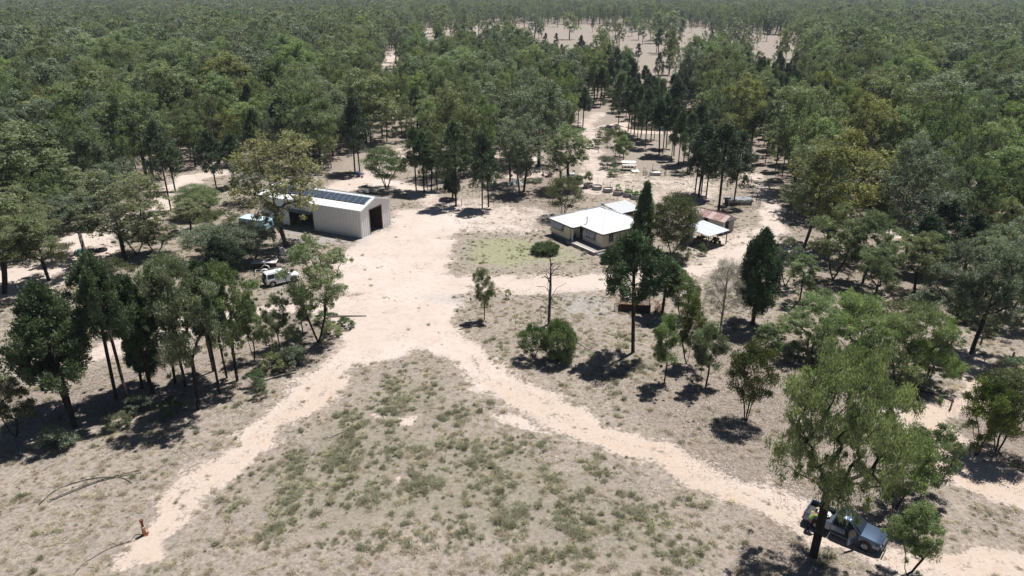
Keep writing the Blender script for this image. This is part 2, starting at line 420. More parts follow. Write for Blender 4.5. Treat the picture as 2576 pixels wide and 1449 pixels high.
def warp(P):
    r = np.random.default_rng(99); Q = P.astype(float).copy()
    for k in range(22):
        a, f = r.random()*6.28, (.45+2.4*r.random()**2); amp = .42/(f**.75)*.42
        w = np.sin((P[:, 0]*math.cos(a)+P[:, 1]*math.sin(a))*f+r.random()*6.28)
        b = r.random()*6.28; Q[:, 0] += amp*w*math.cos(b); Q[:, 1] += amp*w*math.sin(b)
    return Q
def masks(P):
    P = warp(P)
    sand = np.zeros(len(P)); soft = lambda d, s: 1/(1+np.exp(-np.clip(d/s*3.2, -30, 30)))
    for poly, w0, w1, k in TRACKS:
        d, t = seg_dist(P, SV(poly)); w = w0+(w1-w0)*t
        sand = np.maximum(sand, k*soft(w-d, 2.0)-(.30*np.exp(-(d/.42)**2)+.12*np.exp(-((d-1.75)/.3)**2) if w1 < 3.5 and k > .88 else 0))
    for poly, s, k in SANDS: sand = np.maximum(sand, k*soft(poly_sd(P, SV(poly)), s))
    litter = np.zeros(len(P))
    for p in LITTER: litter = np.maximum(litter, .92*soft(poly_sd(P, p), 3.0))
    y = P[:, 1]
    dh = poly_sd(P, OPEN); litter = np.maximum(litter, .8*soft(-dh, 5.0))
    f = soft(poly_sd(P, FIELD), 10.0); litter *= 1-f; sand = np.maximum(sand, .24*f)
    green = np.zeros(len(P))
    for p in GREENS: green = np.maximum(green, .62*soft(poly_sd(P, p), 3.0))
    lawn = soft(poly_sd(P, LAWN), 4.0)*.66
    ash = np.zeros(len(P)); red = np.zeros(len(P))
    for p in ASHES: ash = np.maximum(ash, .55*soft(poly_sd(P, p), 2.0))
    for p in REDS: red = np.maximum(red, .6*soft(poly_sd(P, p), 2.5))
    return dict(sand=sand, litter=litter, green=green*(1-sand), lawn=lawn, ash=ash, red=red)
OPEN = SV([(-700, 2300), (-700, 640), (0, 600), (200, 560), (380, 500), (420, 430), (560, 422), (700, 440), (850, 430), (890, 395), (970, 362), (1060, 362), (1100, 462), (1240, 455), (1260, 385), (1400, 385), (1450, 345), (1470, 270), (1530, 270), (1560, 300), (1760, 300), (1775, 420), (1850, 440), (1868, 412), (1930, 425), (1985, 500), (1992, 600), (2130, 585), (2200, 552), (2300, 560), (2320, 610), (2190, 640), (2040, 690), (2030, 760), (2230, 745), (2330, 800), (2430, 835), (2640, 840), (3300, 870), (3300, 2300)])

def grid(x0, x1, y0, y1, s):
    xs = np.linspace(x0, x1, int(round((x1-x0)/s))+1); ys = np.linspace(y0, y1, int(round((y1-y0)/s))+1)
    X, Y = np.meshgrid(xs, ys); P = np.stack([X.ravel(), Y.ravel()], 1); nx, ny = len(xs), len(ys)
    i = np.arange((nx-1)*(ny-1)); r, c = i//(nx-1), i % (nx-1); a = r*nx+c
    return P, np.stack([a, a+1, a+nx+1, a+nx], 1)
def raw_mesh(name, V, F, attrs=None, mat=None):
    """V (n,3), F (m,k) arrays of equal sided faces, float attributes per point"""
    me = bpy.data.meshes.new(name); n, (m, k) = len(V), F.shape
    me.vertices.add(n); me.vertices.foreach_set('co', np.ascontiguousarray(V, np.float32).ravel())
    me.loops.add(m*k); me.loops.foreach_set('vertex_index', np.ascontiguousarray(F, np.int32).ravel())
    me.polygons.add(m); me.polygons.foreach_set('loop_start', np.arange(0, m*k, k, dtype=np.int32))
    try: me.polygons.foreach_set('loop_total', np.full(m, k, np.int32))
    except Exception: pass
    for nm, v in (attrs or {}).items():
        at = me.attributes.new(nm, 'FLOAT', 'POINT'); at.data.foreach_set('value', np.ascontiguousarray(v, np.float32))
    me.update(calc_edges=True)
    if mat: me.materials.append(MATS[mat])
    return me
def build_ground():
    parts = {'ground': [], 'dirt_track': [], 'lawn': []}
    for args in ((-75, 75, 18, 138, .4), (-125, -75, 18, 138, 1.25), (75, 125, 18, 138, 1.25), (-125, 125, 138, 258, 1.25),
                 (-625, -125, 18, 258, 10), (125, 625, 18, 258, 10), (-625, 625, 258, 1258, 10),
                 (-4600, 4600, 1258, 8258, 1000), (-4600, 4600, -4982, 18, 1000), (-4605, -625, 18, 1258, 995), (625, 4605, 18, 1258, 995)):
        P, F = grid(*args); m = masks(P)
        fs = m['sand'][F].mean(1); fl = m['lawn'][F].mean(1); far = args[4] > 2
        cls = np.where(far, 0, np.where((fl > .33) & (fs < .6), 2, np.where(fs > .5, 1, 0)))
        for k, nm in enumerate(('ground', 'dirt_track', 'lawn')):
            if (cls == k).any(): parts[nm].append((P, F[cls == k], m))
    for nm, lst in parts.items():
        V = []; FF = []; A = {k: [] for k in ('sand', 'litter', 'green', 'lawn', 'ash', 'red')}; off = 0
        for P, F, m in lst:
            u, inv = np.unique(F, return_inverse=True); inv = inv.reshape(F.shape)
            V.append(np.c_[P[u], np.zeros(len(u))]); FF.append(inv+off); off += len(u)
            for k in A: A[k].append(m[k][u])
        me = raw_mesh(nm, np.concatenate(V), np.concatenate(FF), {k: np.concatenate(v) for k, v in A.items()}, 'ground_soil')
        struct(obj(nm, me))
build_ground()

# ------------------------------------------------------------------ trees
def norm(a): return a/np.maximum(np.linalg.norm(a, axis=-1, keepdims=True), 1e-9)
def leaf_cloud(rng, C, R, per, size, droop=.4, shell=.55, aspect=.35, outward=0.0, center=None, upbias=0.0):
    """leaf faces spread through ellipsoid clumps. C (n,3) centres, R (n,3) radii, per: leaves a clump"""
    n = len(C); idx = np.repeat(np.arange(n), per); m = len(idx)
    d = norm(rng.normal(size=(m, 3))); d[:, 2] = np.where(rng.random(m) < upbias, np.abs(d[:, 2]), d[:, 2])
    rr = (shell+(1-shell)*rng.random(m))*rng.random(m)**.25
    p = C[idx]+d*R[idx]*rr[:, None]
    a = norm(rng.normal(size=(m, 3)))+np.array([0, 0, -1.])*droop+d*outward
    a = norm(a); b = norm(np.cross(a, norm(rng.normal(size=(m, 3)))))
    L = size*(.6+.8*rng.random(m))[:, None]; W = L*aspect*(.7+.6*rng.random(m))[:, None]
    V = np.empty((m, 4, 3)); V[:, 0] = p-a*L*.5; V[:, 1] = p+b*W*.5; V[:, 2] = p+a*L*.5; V[:, 3] = p-b*W*.5
    ct = rng.random(n)[idx]; tint = np.clip(.02+.62*ct+.46*rng.random(m)-.05, 0, 1)
    odd = np.clip(.55*rng.random(n)[idx]+.5*rng.random(m), 0, 1)
    return V.reshape(-1, 3), np.repeat(tint, 4), np.repeat(odd, 4)
def leaf_mesh(name, parts, mat):
    V = np.concatenate([p[0] for p in parts]); t = np.concatenate([p[1] for p in parts]); od = np.concatenate([p[2] for p in parts])
    return raw_mesh(name, V, np.arange(len(V)).reshape(-1, 4), {'tint': t, 'odd': od}, mat)
def wood_mesh(name, nodes, par, rad, mat, sides=5, minr=0.0):
    V = []; F = []
    for i, p in enumerate(par):
        if p < 0 or rad[i] < minr: continue
        a, b = nodes[p], nodes[i]; d = b-a; L = np.linalg.norm(d)
        if L < 1e-4: continue
        d = d/L; u = np.cross(d, [1., 0, 0] if abs(d[0]) < .8 else [0, 1., 0]); u /= np.linalg.norm(u); w = np.cross(d, u)
        n = sides+2 if rad[i] > .12 else (sides if rad[i] > .05 else 4); k = len(V)
        ra = min(rad[p], rad[i]*1.35)
        for q, r in ((a-d*ra*.3, ra), (b, rad[i])):
            for j in range(n):
                t = 2*math.pi*j/n; V.append(q+(u*math.cos(t)+w*math.sin(t))*r)
        F += [(k+j, k+(j+1) % n, k+n+(j+1) % n, k+n+j) for j in range(n)]
        F.append(tuple(k+n+j for j in range(n)))
    return new_mesh(name, V, F, mat, True)
def skeleton(rng, stems, targets, tip_r, wob=.12, up=.6, bz=None):
    """stems: list of polylines (k,3); targets get joined by limbs"""
    nodes = [np.mean([q[0] for q in stems], axis=0)-[0, 0, .12]]; par = [-1]
    for s in stems:
        pr = 0
        for q in s: nodes.append(np.array(q, float)); par.append(pr); pr = len(nodes)-1
    root_n = len(nodes); base_z = max(s[0][2] for s in stems)+.25*(max(s[-1][2] for s in stems))
    c0 = np.mean([s[-1] for s in stems], axis=0)
    if bz is not None: base_z = bz; c0 = c0*[1, 1, .75]
    tips = []
    for T in sorted(targets, key=lambda t: np.linalg.norm(t-c0)):
        A = np.array(nodes); dv = T-A; dist = np.linalg.norm(dv, axis=1); hor = np.linalg.norm(dv[:, :2], axis=1)
        pen = np.maximum(0, hor*up-dv[:, 2])*1.8+np.where(A[:, 2] < base_z, 3.0, 0)
        i = int(np.argmin(dist+pen)); p0 = A[i]; pr = i
        k = max(2, int(dist[i]/1.1))
        for j in range(1, k+1):
            t = j/k; cc = p0+(T-p0)*.3+np.array([0, 0, .42*hor[i]]); q = p0*(1-t)**2+cc*2*t*(1-t)+T*t*t
            if j < k: q = q+rng.normal(size=3)*wob*min(1, dist[i]/3)
            nodes.append(q); par.append(pr); pr = len(nodes)-1
        tips.append(pr)
    cnt = np.zeros(len(nodes))
    for t in tips:
        while t >= 0: cnt[t] += 1; t = par[t]
    rad = tip_r*np.maximum(cnt, .6)**.52
    return nodes, par, rad, root_n
def ball_targets(rng, n, c, r, lo=.35, minsep=.0, top=0.0):
    out = []; tries = 0
    while len(out) < n and tries < n*60:
        tries += 1; d = norm(rng.normal(size=3)); q = lo+(1-lo)*rng.random()**.5
        if top and d[2] < 0 and rng.random() < top: d[2] = -d[2]
        p = np.array(c)+d*np.array(r)*q
        if all(np.linalg.norm((p-o)/np.array(r)) > minsep for o in out): out.append(p)
    return out
LIB = {}
def make_euc(key, seed, h=16., w=9., fork=.30, nt=34, leaf=.24, per=330, clump=1.15, lean=.03, stems=1, mat='leaf_olive', bark='bark_dark', droop=.5, tip=.022, aspect=.34, ov=.9, cb=.30, lobes=6):
    """eucalypt: trunk, ascending limbs, crown of separate puffs from cb*h to h"""
    rng = np.random.default_rng(seed); S = []
    for k in range(stems):
        a = rng.random()*6.28; off = np.array([math.cos(a), math.sin(a), 0])*(.0 if stems == 1 else .14)
        dr = rng.normal(size=2)*lean; q = []
        top = (fork+.30) if stems == 1 else fork+.12
        for j in range(11):
            t = j/10; wv = t*h*.012
            q.append(off*min(1, j*.5)+np.array([dr[0]*h*t*.6+wv*math.sin(5*t+a), dr[1]*h*t*.6+wv*math.cos(4.2*t+a), h*top*t])+(off*3.0*t if stems > 1 else 0))
        S.append(q)
    T = []; per_l = max(4, int(nt*.8)//lobes); ctr = []
    for i in range(lobes):
        f = (i+.5)/lobes; z = h*(cb+.06+(.93-cb-.06)*f)
        u = (z/h-cb)/(1-cb); ring = max(.18, math.sin(math.pi*min(1, .12+.80*u))**.7)
        best = None
        for _ in range(10):
            a = rng.random()*6.28; rr = w*.33*ring*(.5+.6*rng.random())*(1 if i < lobes-1 else .3)
            c = np.array([math.cos(a)*rr, math.sin(a)*rr, z]); dm = min([np.linalg.norm((c-o)*[1, 1, .8]) for o in ctr] or [9])
            if best is None or dm > best[0]: best = (dm, c)
            if dm > w*.36: break
        c = best[1]; ctr.append(c); lr = w*(.13+.07*rng.random())
        T += ball_targets(rng, per_l, c, (lr, lr, lr*1.15), .5, .42, .3)
    T += ball_targets(rng, max(3, nt//5), (0, 0, h*(cb+1)/2), (w*.42, w*.42, h*(1-cb)*.44), .55, .25, .1)
    T = [np.array([t[0], t[1], min(max(t[2], h*cb*.85), h-clump*.45)]) for t in T]
    nodes, par, rad, rn = skeleton(rng, S, T, tip, up=.8, bz=h*fork*.9)
    rad[0] *= 1.2
    C = np.array(T); R = np.outer(clump*(.55+.75*rng.random(len(C))), [1, 1, .95*ov])
    extra = C+rng.normal(size=C.shape)*[clump*.9, clump*.9, clump*.7]-[0, 0, clump*.5]; ER = R*.5
    parts = [leaf_cloud(rng, C, R, per, leaf, droop, .5, aspect, upbias=.3), leaf_cloud(rng, extra, ER, int(per*.35), leaf, droop, .4, aspect)]
    LIB[key] = (wood_mesh(key+'_trunk', nodes, par, rad, bark, 5, .0), leaf_mesh(key+'_crown', parts, mat), h, w)
def make_cyp(key, seed, h=12., w=5., bare=.32, nt=70, leaf=.26, per=170, clump=.62, mat='leaf_cypress', taper=1.0, tip=.012, stems=1, aspect=.32):
    """native cypress: dense dark uneven column on a straight bare trunk"""
    rng = np.random.default_rng(seed)
    dr = rng.normal(size=2)*.02
    S = [[np.array([dr[0]*h*t, dr[1]*h*t, h*.93*t]) for t in np.linspace(0, 1, 9)]]
    T = []
    lob = [(rng.random()*6.28, .6+.5*rng.random()) for _ in range(3)]
    while len(T) < nt:
        t = rng.random()**.85; a = rng.random()*6.28
        prof = (math.sin(math.pi*min(1, (t*.92+.10)))**.55)*(1-.62*t*taper)
        prof *= 1+.28*math.sin(2*a+lob[0][0]+3*t)*lob[0][1]+.2*math.sin(3*a+lob[1][0]-5*t)*lob[1][1]
        r = w*.5*prof*(.45+.55*rng.random()**.5)
        T.append(np.array([math.cos(a)*r+dr[0]*h*t, math.sin(a)*r+dr[1]*h*t, h*(bare+(1-bare)*t*.97)]))
    nodes, par, rad, rn = skeleton(rng, S, T, tip, .05, .35)
    C = np.array(T); R = np.outer(clump*(.6+.8*rng.random(nt)), [.85, .85, 1.1])
    parts = [leaf_cloud(rng, C, R, per, leaf, -.75, .45, aspect, .7, upbias=.2)]
    LIB[key] = (wood_mesh(key+'_trunk', nodes, par, rad, 'bark_cypress', 5, .012), leaf_mesh(key+'_crown', parts, mat), h, w)
def make_acacia(key, seed, h=5., w=4.6, stems=4, nt=40, leaf=.17, per=260, clump=.62, mat='leaf_acacia', fork=.4, low=.35, dome=.55, droop=.1, tip=.012, bark='bark_dark', aspect=.28):
    rng = np.random.default_rng(seed); S = []
    for k in range(stems):
        a = 6.28*(k+rng.random()*.5)/stems; o = np.array([math.cos(a), math.sin(a), 0])
        S.append([o*.12+o*w*.16*t**1.3+np.array([0, 0, h*fork*t])+rng.normal(size=3)*[.04, .04, 0]*h*.12*(t > 0) for t in np.linspace(0, 1, 5)])
    T = ball_targets(rng, nt, (0, 0, h*(low+(1-low)*.42)), (w*.46, w*.46, h*(1-low)*.56), dome, .22, .45)
    nodes, par, rad, rn = skeleton(rng, S, T, tip, .06)
    C = np.array(T); C[:, 2] = np.maximum(C[:, 2], clump*.4); R = np.outer(clump*(.6+.8*rng.random(len(C))), [1.1, 1.1, .75])
    LIB[key] = (wood_mesh(key+'_trunk', nodes, par, rad, bark, 4, .0), leaf_mesh(key+'_crown', [leaf_cloud(rng, C, R, per, leaf, droop, .45, aspect, upbias=.4)], mat), h, w)

# library: hero, near, mid and far forms
make_euc('hero', 111, 16.5, 10.0, .36, 140, .27, 270, .70, .03, 1, 'leaf_hero', 'bark_dark', 1.7, .021, .18, 1.55, .36, 11)
make_euc('near_a', 102, 13, 6.8, .34, 84, .24, 210, .66, .04, 1, 'leaf_olive', 'bark_dark', .9, .016, .24, 1.15, .32, 8)
make_euc('near_b', 103, 12, 6.4, .30, 74, .23, 200, .62, .05, 2, 'leaf_green', 'bark_dark', .9, .015, .24, 1.15, .26, 8)
make_euc('near_c', 104, 10, 6.5, .24, 76, .25, 220, .64, .05, 2, 'leaf_bright', 'bark_dark', 1.4, .014, .2, 1.3, .14, 8)
make_euc('slim_a', 105, 11, 3.8, .45, 40, .24, 200, .56, .03, 1, 'leaf_olive', 'bark_dark', .8, .016, .25, 1.2, .42, 6)
make_euc('slim_b', 106, 9, 3.6, .38, 36, .22, 200, .54, .04, 1, 'leaf_green', 'bark_dark', .8, .015, .25, 1.2, .32, 6)
make_euc('sapling_a', 107, 5.6, 2.6, .30, 44, .16, 330, .46, .03, 1, 'leaf_green', 'bark_dark', .9, .010, .2, 1.2, .28, 6)
make_euc('sapling_b', 108, 5.6, 3.2, .30, 48, .16, 320, .48, .04, 2, 'leaf_green', 'bark_dark', .9, .010, .2, 1.2, .26, 6)
make_euc('sapling_c', 109, 4.6, 2.4, .28, 26, .16, 170, .36, .05, 1, 'leaf_olive', 'bark_pale', .9, .009, .22, 1.1, .28, 5)
for i, (w, fk, mt, bk) in enumerate([(8.6, .28, 'leaf_olive', 'bark_dark'), (7.2, .34, 'leaf_grey', 'bark_pale'), (9.6, .25, 'leaf_olive', 'bark_pale'), (6.6, .36, 'leaf_green', 'bark_dark'), (8.2, .30, 'leaf_grey', 'bark_dark'), (9.0, .27, 'leaf_gold', 'bark_pale')]):
    make_euc('mid_%d' % i, 200+i, 16, w, fk, 84, .30, 108, .80, .04, 1, mt, bk, .6, .019, .32, 1.15, fk-.02, 9+i % 3)
for i, (w, fk, mt) in enumerate([(8.6, .28, 'leaf_olive'), (7.4, .32, 'leaf_grey'), (9.2, .26, 'leaf_green'), (8, .30, 'leaf_grey'), (7, .32, 'leaf_olive')]):
    make_euc('far_%d' % i, 300+i, 16, w, fk, 54, .58, 30, 1.0, .04, 1, mt, 'bark_pale' if i % 2 else 'bark_dark', .5, .028, .42, 1.15, fk-.02, 8)
make_cyp('cyp_near_a', 401, 11, 5.2, .34, 160, .22, 210, .60, 'leaf_cypress_light', .8)
make_cyp('cyp_high', 405, 11, 5.0, .52, 110, .22, 210, .6, 'leaf_cypress', .6)
make_cyp('cyp_near_b', 402, 11, 4.4, .42, 130, .22, 210, .58, 'leaf_cypress', .9)
make_cyp('cyp_cone', 403, 10, 4.6, .05, 230, .22, 190, .58, 'leaf_cypress_light', 1.42)
make_cyp('cyp_full', 404, 9, 5.4, .20, 260, .22, 210, .66, 'leaf_cypress', .72)
for i, (w, br, tp) in enumerate([(4.6, .36, .9), (3.6, .42, .8), (5.2, .30, 1.0), (3.2, .5, .7)]):
    make_cyp('cyp_mid_%d' % i, 410+i, 13, w, br, 70, .30, 110, .72, 'leaf_cypress' if i % 2 else 'leaf_cypress_light', tp)
make_cyp('cyp_far', 420, 13, 4.6, .36, 40, .55, 45, .9, 'leaf_cypress', .9, .03, aspect=.45)
make_acacia('acacia_a', 501, 5.2, 4.6, 4)
make_acacia('acacia_b', 502, 5.0, 4.0, 3, 48, .17, 330, .66, mat='leaf_green')
make_acacia('acacia_dome', 503, 7.0, 5.4, 5, 120, .17, 290, .74, 'leaf_acacia', .30, .28, .6)
make_acacia('acacia_fine', 504, 5.0, 4.2, 5, 46, .19, 280, .55, 'leaf_bright', .35, .22, .5, .7)
make_acacia('bush', 505, 2.4, 4.0, 6, 70, .17, 300, .52, 'leaf_shrub', .25, .06, .5, .2)
make_acacia('hedge', 506, 1.3, 3.4, 6, 110, .15, 170, .36, 'leaf_shrub', .2, .0, .3, -.2)
make_acacia('scrub', 507, 2.0, 2.4, 5, 22, .15, 190, .38, 'leaf_grey', .35, .1, .4, -.1, .010)

def set_mat(o, mat):
    o.material_slots[0].link = 'OBJECT'; o.material_slots[0].material = MATS[mat]
COUNT = {}
def place(name, key, loc, h, w, label, cat, group=None, rz=None, mat=None, tilt=0., tdir=0., bark=None):
    tm, cm, h0, w0 = LIB[key]
    rz = random.random()*6.28 if rz is None else rz
    e = thing(name, label, cat, loc, 0, group)
    e.scale = (w/w0, w/w0, h/h0)
    e.rotation_mode = 'QUATERNION'
    e.rotation_quaternion = (Matrix.Rotation(tilt, 3, Vector((-math.sin(tdir), math.cos(tdir), 0)))@Matrix.Rotation(rz, 3, 'Z')).to_quaternion()
    t = obj('trunk', tm, e); c = obj('crown', cm, e)
    if mat: set_mat(c, mat)
    if bark: set_mat(t, bark)
    COUNT[name] = COUNT.get(name, 0)+1
    return e
TAKEN = []   # (x, y, r) of hand-placed trees
def tree(name, key, bx, by, ty, wpx, label, cat='tree', group=None, mat=None, **k):
    p = G(bx, by); h = HT(bx, by, ty); w = wpx*SLANT(bx, by)/FPX*.98
    TAKEN.append((p[0], p[1], w*.4))
    return place(name, key, p, h, w, label, cat, group, mat=mat, **k)

# ------------------------------------------------------------------ trees one can pick out, by survey position of the trunk foot
EU, CY_, AC, SA = 'eucalypt_tree', 'cypress_tree', 'acacia_tree', 'eucalypt_sapling'
ORD = 'first second third fourth fifth sixth seventh eighth ninth tenth eleventh twelfth thirteenth fourteenth fifteenth sixteenth seventeenth eighteenth nineteenth twentieth twenty-first twenty-second twenty-third twenty-fourth'.split()
def ordinal(lst, i): return ORD[sorted(range(len(lst)), key=lambda k: lst[k][0]).index(i)]
# left foreground row
tree(SA, 'sapling_b', 40, 1100, 945, 115, 'sparse young eucalypt at the left edge, nearest the bottom corner', mat='leaf_olive')
tree(CY_, 'cyp_near_a', 189, 1075, 722, 172, 'leftmost dark cypress of the foreground row, widest crown', tilt=.05, tdir=2.6)
tree(CY_, 'cyp_near_b', 172, 1031, 800, 150, 'low-crowned dark cypress just behind the leftmost cypress of the foreground row')
tree(CY_, 'cyp_high', 293, 1006, 650, 130, 'tall dark cypress with long bare trunk, second along the left row', mat='leaf_cypress_light')
tree(CY_, 'cyp_high', 329, 1036, 662, 118, 'leaning cypress with bent bare trunk in the left foreground row', mat='leaf_cypress_light', tilt=.06, tdir=2.9)
tree(EU, 'slim_a', 358, 977, 690, 120, 'slim eucalypt behind the bent cypress in the left row', mat='leaf_dusk')
tree(CY_, 'cyp_near_b', 384, 989, 700, 92, 'cypress with crown hanging low on twin-looking trunks mid left row', mat='leaf_cypress_light')
tree(CY_, 'cyp_full', 376, 968, 790, 90, 'short dark cypress tucked between taller trunks of the left row')
tree(EU, 'slim_a', 441, 964, 650, 120, 'straight slim eucalypt left of the forked tree in the left row', mat='leaf_dusk')
tree(EU, 'slim_b', 467, 973, 640, 130, 'slender olive eucalypt beside the forked tree in the left row', mat='leaf_dusk')
tree(EU, 'near_a', 501, 1030, 632, 190, 'forked eucalypt standing nearest the sand track in the left row', mat='leaf_dusk', rz=1.2)
tree(CY_, 'cyp_near_b', 537, 934, 690, 85, 'narrow cypress right of the forked eucalypt, rear one of three')
tree(CY_, 'cyp_high', 553, 991, 668, 105, 'cypress right of the forked eucalypt, front one of three', mat='leaf_cypress_light')
tree(CY_, 'cyp_high', 571, 951, 700, 90, 'cypress at the right end of the left foreground row', mat='leaf_cypress_light')
tree(EU, 'near_a', 597, 958, 655, 160, 'green eucalypt with bare side branches closing the right end of the left row', mat='leaf_green')
tree(SA, 'sapling_b', 640, 905, 752, 75, 'green sapling left of the white four-wheel drive shade patch')
tree(SA, 'sapling_c', 688, 915, 790, 55, 'thin sapling with sparse leaves beside the litter bank')
tree(SA, 'sapling_a', 704, 872, 742, 62, 'slender sapling halfway between the cypress row and the tall roadside eucalypt')
tree(SA, 'sapling_c', 746, 905, 815, 60, 'small bushy sapling at the foot of the roadside eucalypt', mat='leaf_green')
tree(SA, 'sapling_a', 762, 836, 748, 62, 'dark small sapling just left of the roadside eucalypt', mat='leaf_grey')
tree(EU, 'near_b', 801, 862, 590, 180, 'open-crowned green eucalypt standing alone left of the sand junction', rz=.7, mat='leaf_green')
# left middle
tree(EU, 'near_a', 11, 738, 478, 230, 'large leaning eucalypt cut by the left edge', mat='leaf_olive', tilt=.12, tdir=.3)
tree(EU, 'near_a', 123, 706, 540, 150, 'eucalypt with short thick trunk on sand near the left edge', mat='leaf_olive')
tree(EU, 'mid_2', 68, 640, 470, 190, 'broad olive eucalypt behind the leaning left edge tree', mat='leaf_olive')
tree(EU, 'mid_0', 315, 652, 432, 215, 'big many-limbed eucalypt right of the two loose tyres', mat='leaf_olive', bark='bark_dark')
tree(EU, 'near_b', 345, 640, 545, 110, 'small olive eucalypt tucked against the big many-limbed one', mat='leaf_olive')
tree(EU, 'mid_1', 214, 640, 480, 150, 'dense eucalypt beside the white tarp left of the tyres', mat='leaf_grey')
tree(EU, 'near_b', 395, 640, 560, 110, 'low eucalypt left of the blue caravan', mat='leaf_olive')
tree(CY_, 'cyp_mid_0', 430, 528, 300, 78, 'tall cypress with bare trunk on the sand left of the bright green wattle')
tree(CY_, 'cyp_mid_1', 441, 480, 330, 60, 'narrow cypress behind the tall cypress left of the shed')
tree(CY_, 'cyp_mid_2', 545, 478, 325, 82, 'dark cypress on sand behind the bright green wattle', mat='leaf_cypress')
tree(CY_, 'cyp_mid_3', 590, 470, 340, 55, 'slim cypress left of the shed roof')
tree(AC, 'acacia_dome', 500, 545, 466, 105, 'bright green wattle on sand left of the caravan', mat='leaf_bright')
tree(AC, 'acacia_a', 555, 600, 528, 100, 'olive wattle just left of the caravan end')
tree(AC, 'acacia_b', 520, 655, 570, 105, 'grey-green wattle left of the shade patch by the caravan', mat='leaf_grey')
tree(AC, 'acacia_b', 592, 668, 565, 115, 'grey-green wattle standing in front of the caravan', mat='leaf_grey')
tree(AC, 'acacia_b', 642, 662, 568, 90, 'thin wattle in front of the right end of the caravan', mat='leaf_grey')
tree(CY_, 'cyp_full', 580, 700, 598, 92, 'short leaning dark cypress in front of the caravan wattles', tilt=.25, tdir=2.8)
tree(AC, 'acacia_a', 295, 735, 655, 95, 'yellow-green wattle behind the foreground cypress crowns', mat='leaf_acacia')
tree(SA, 'sapling_c', 689, 632, 535, 50, 'thin sapling between the caravan and the tall shed tree', mat='leaf_grey')
tree(EU, 'mid_5', 721, 620, 316, 262, 'tall gold-green eucalypt overhanging the metal shed', mat='leaf_gold', rz=2.2)
tree(EU, 'mid_4', 640, 505, 395, 120, 'eucalypt behind the left end of the metal shed', mat='leaf_grey')
tree(AC, 'acacia_b', 973, 476, 372, 108, 'many-stemmed open tree beside the box trailer behind the shed', mat='leaf_green')
for bx, by, ty, w, mt, lb in ((30, 600, 430, 150, 'leaf_olive', 'broad olive eucalypt behind the left edge tree, nearest the sand'), (140, 590, 440, 140, 'leaf_green', 'green eucalypt behind the short thick trunked one'), (215, 560, 420, 130, 'leaf_olive', 'olive eucalypt behind the white tarp trees'),
        (290, 545, 410, 120, 'leaf_grey', 'grey-green eucalypt behind the big many-limbed tree, left side'), (365, 560, 430, 120, 'leaf_olive', 'olive eucalypt behind the big many-limbed tree, right side'), (90, 540, 400, 130, 'leaf_bright', 'bright green eucalypt at the front of the left forest'), (-20, 560, 400, 150, 'leaf_green', 'green eucalypt cut by the left edge at the forest front'), (335, 520, 400, 100, 'leaf_grey', 'grey eucalypt on the sand edge left of the tall cypress'), (480, 580, 500, 75, 'leaf_olive', 'small olive eucalypt below the bright wattle')):
    tree(EU, 'mid_%d' % random.randrange(6), bx, by, ty, w, lb, mat=mt)
# row between shed and house
tree(CY_, 'cyp_mid_2', 905, 434, 238, 88, 'tall dark cypress with paired trunks by the blue drum', mat='leaf_cypress')
tree(CY_, 'cyp_mid_1', 893, 432, 262, 66, 'narrow cypress left of the blue drum')
GRP = 'cypress clump behind the yard'
for k, (bx, by, ty, w) in enumerate([(1047, 481, 318, 78), (1067, 485, 332, 64), (1075, 479, 345, 50)]):
    tree(CY_, 'cyp_mid_%d' % (k % 4), bx, by, ty, w, ['leftmost cypress of the clump behind the sand yard', 'second cypress of the clump behind the sand yard', 'third cypress of the clump behind the sand yard'][k], group=GRP)
tree(EU, 'slim_a', 1085, 480, 325, 66, 'slim eucalypt inside the cypress clump behind the yard', mat='leaf_olive')
tree(EU, 'slim_b', 1100, 477, 335, 62, 'thin eucalypt right side of the clump behind the yard', mat='leaf_grey')
tree(AC, 'acacia_a', 1120, 477, 392, 62, 'low dark wattle right of the clump behind the yard', mat='leaf_green')
tree(CY_, 'cyp_mid_0', 1147, 517, 303, 105, 'broad cypress casting its shade on the middle of the yard')
tree(CY_, 'cyp_full', 1139, 500, 425, 52, 'small bushy cypress at the foot of the broad yard cypress')
tree(CY_, 'cyp_mid_2', 1213, 526, 332, 88, 'dark cypress nearest the lawn, left trunk of a pair', mat='leaf_cypress')
tree(CY_, 'cyp_mid_1', 1229, 521, 350, 68, 'dark cypress nearest the lawn, right trunk of a pair')
tree(EU, 'mid_3', 1283, 462, 300, 95, 'straight eucalypt left of the soil heap', mat='leaf_grey')
tree(EU, 'mid_1', 1307, 489, 345, 85, 'eucalypt with curved trunk in front of the soil heap', mat='leaf_grey')
tree(EU, 'mid_4', 1318, 482, 285, 135, 'eucalypt with thick dark trunk in front of the soil heap', mat='leaf_grey')
tree(EU, 'mid_1', 1410, 482, 325, 90, 'straight eucalypt behind the house wattle, left one of two', mat='leaf_olive')
tree(EU, 'mid_3', 1430, 472, 312, 120, 'eucalypt with hanging right branch behind the house wattle', mat='leaf_green')
tree(EU, 'mid_0', 1355, 418, 195, 200, 'great spreading eucalypt behind the soil heap', mat='leaf_grey')
tree(EU, 'mid_2', 1290, 400, 225, 150, 'spreading eucalypt left of the great one behind the soil heap', mat='leaf_grey')
tree(AC, 'acacia_a', 1416, 547, 447, 106, 'rounded wattle behind the left end of the house')
tree(SA, 'sapling_a', 1566, 411, 340, 46, 'bright green sapling beside the white table shelter', mat='leaf_bright')
tree(AC, 'acacia_a', 1548, 395, 325, 72, 'yellow-olive wattle behind the white table shelter', mat='leaf_acacia')
tree('shrub', 'scrub', 1530, 425, 398, 50, 'grey scrub at the left of the white table shelter', 'shrub')
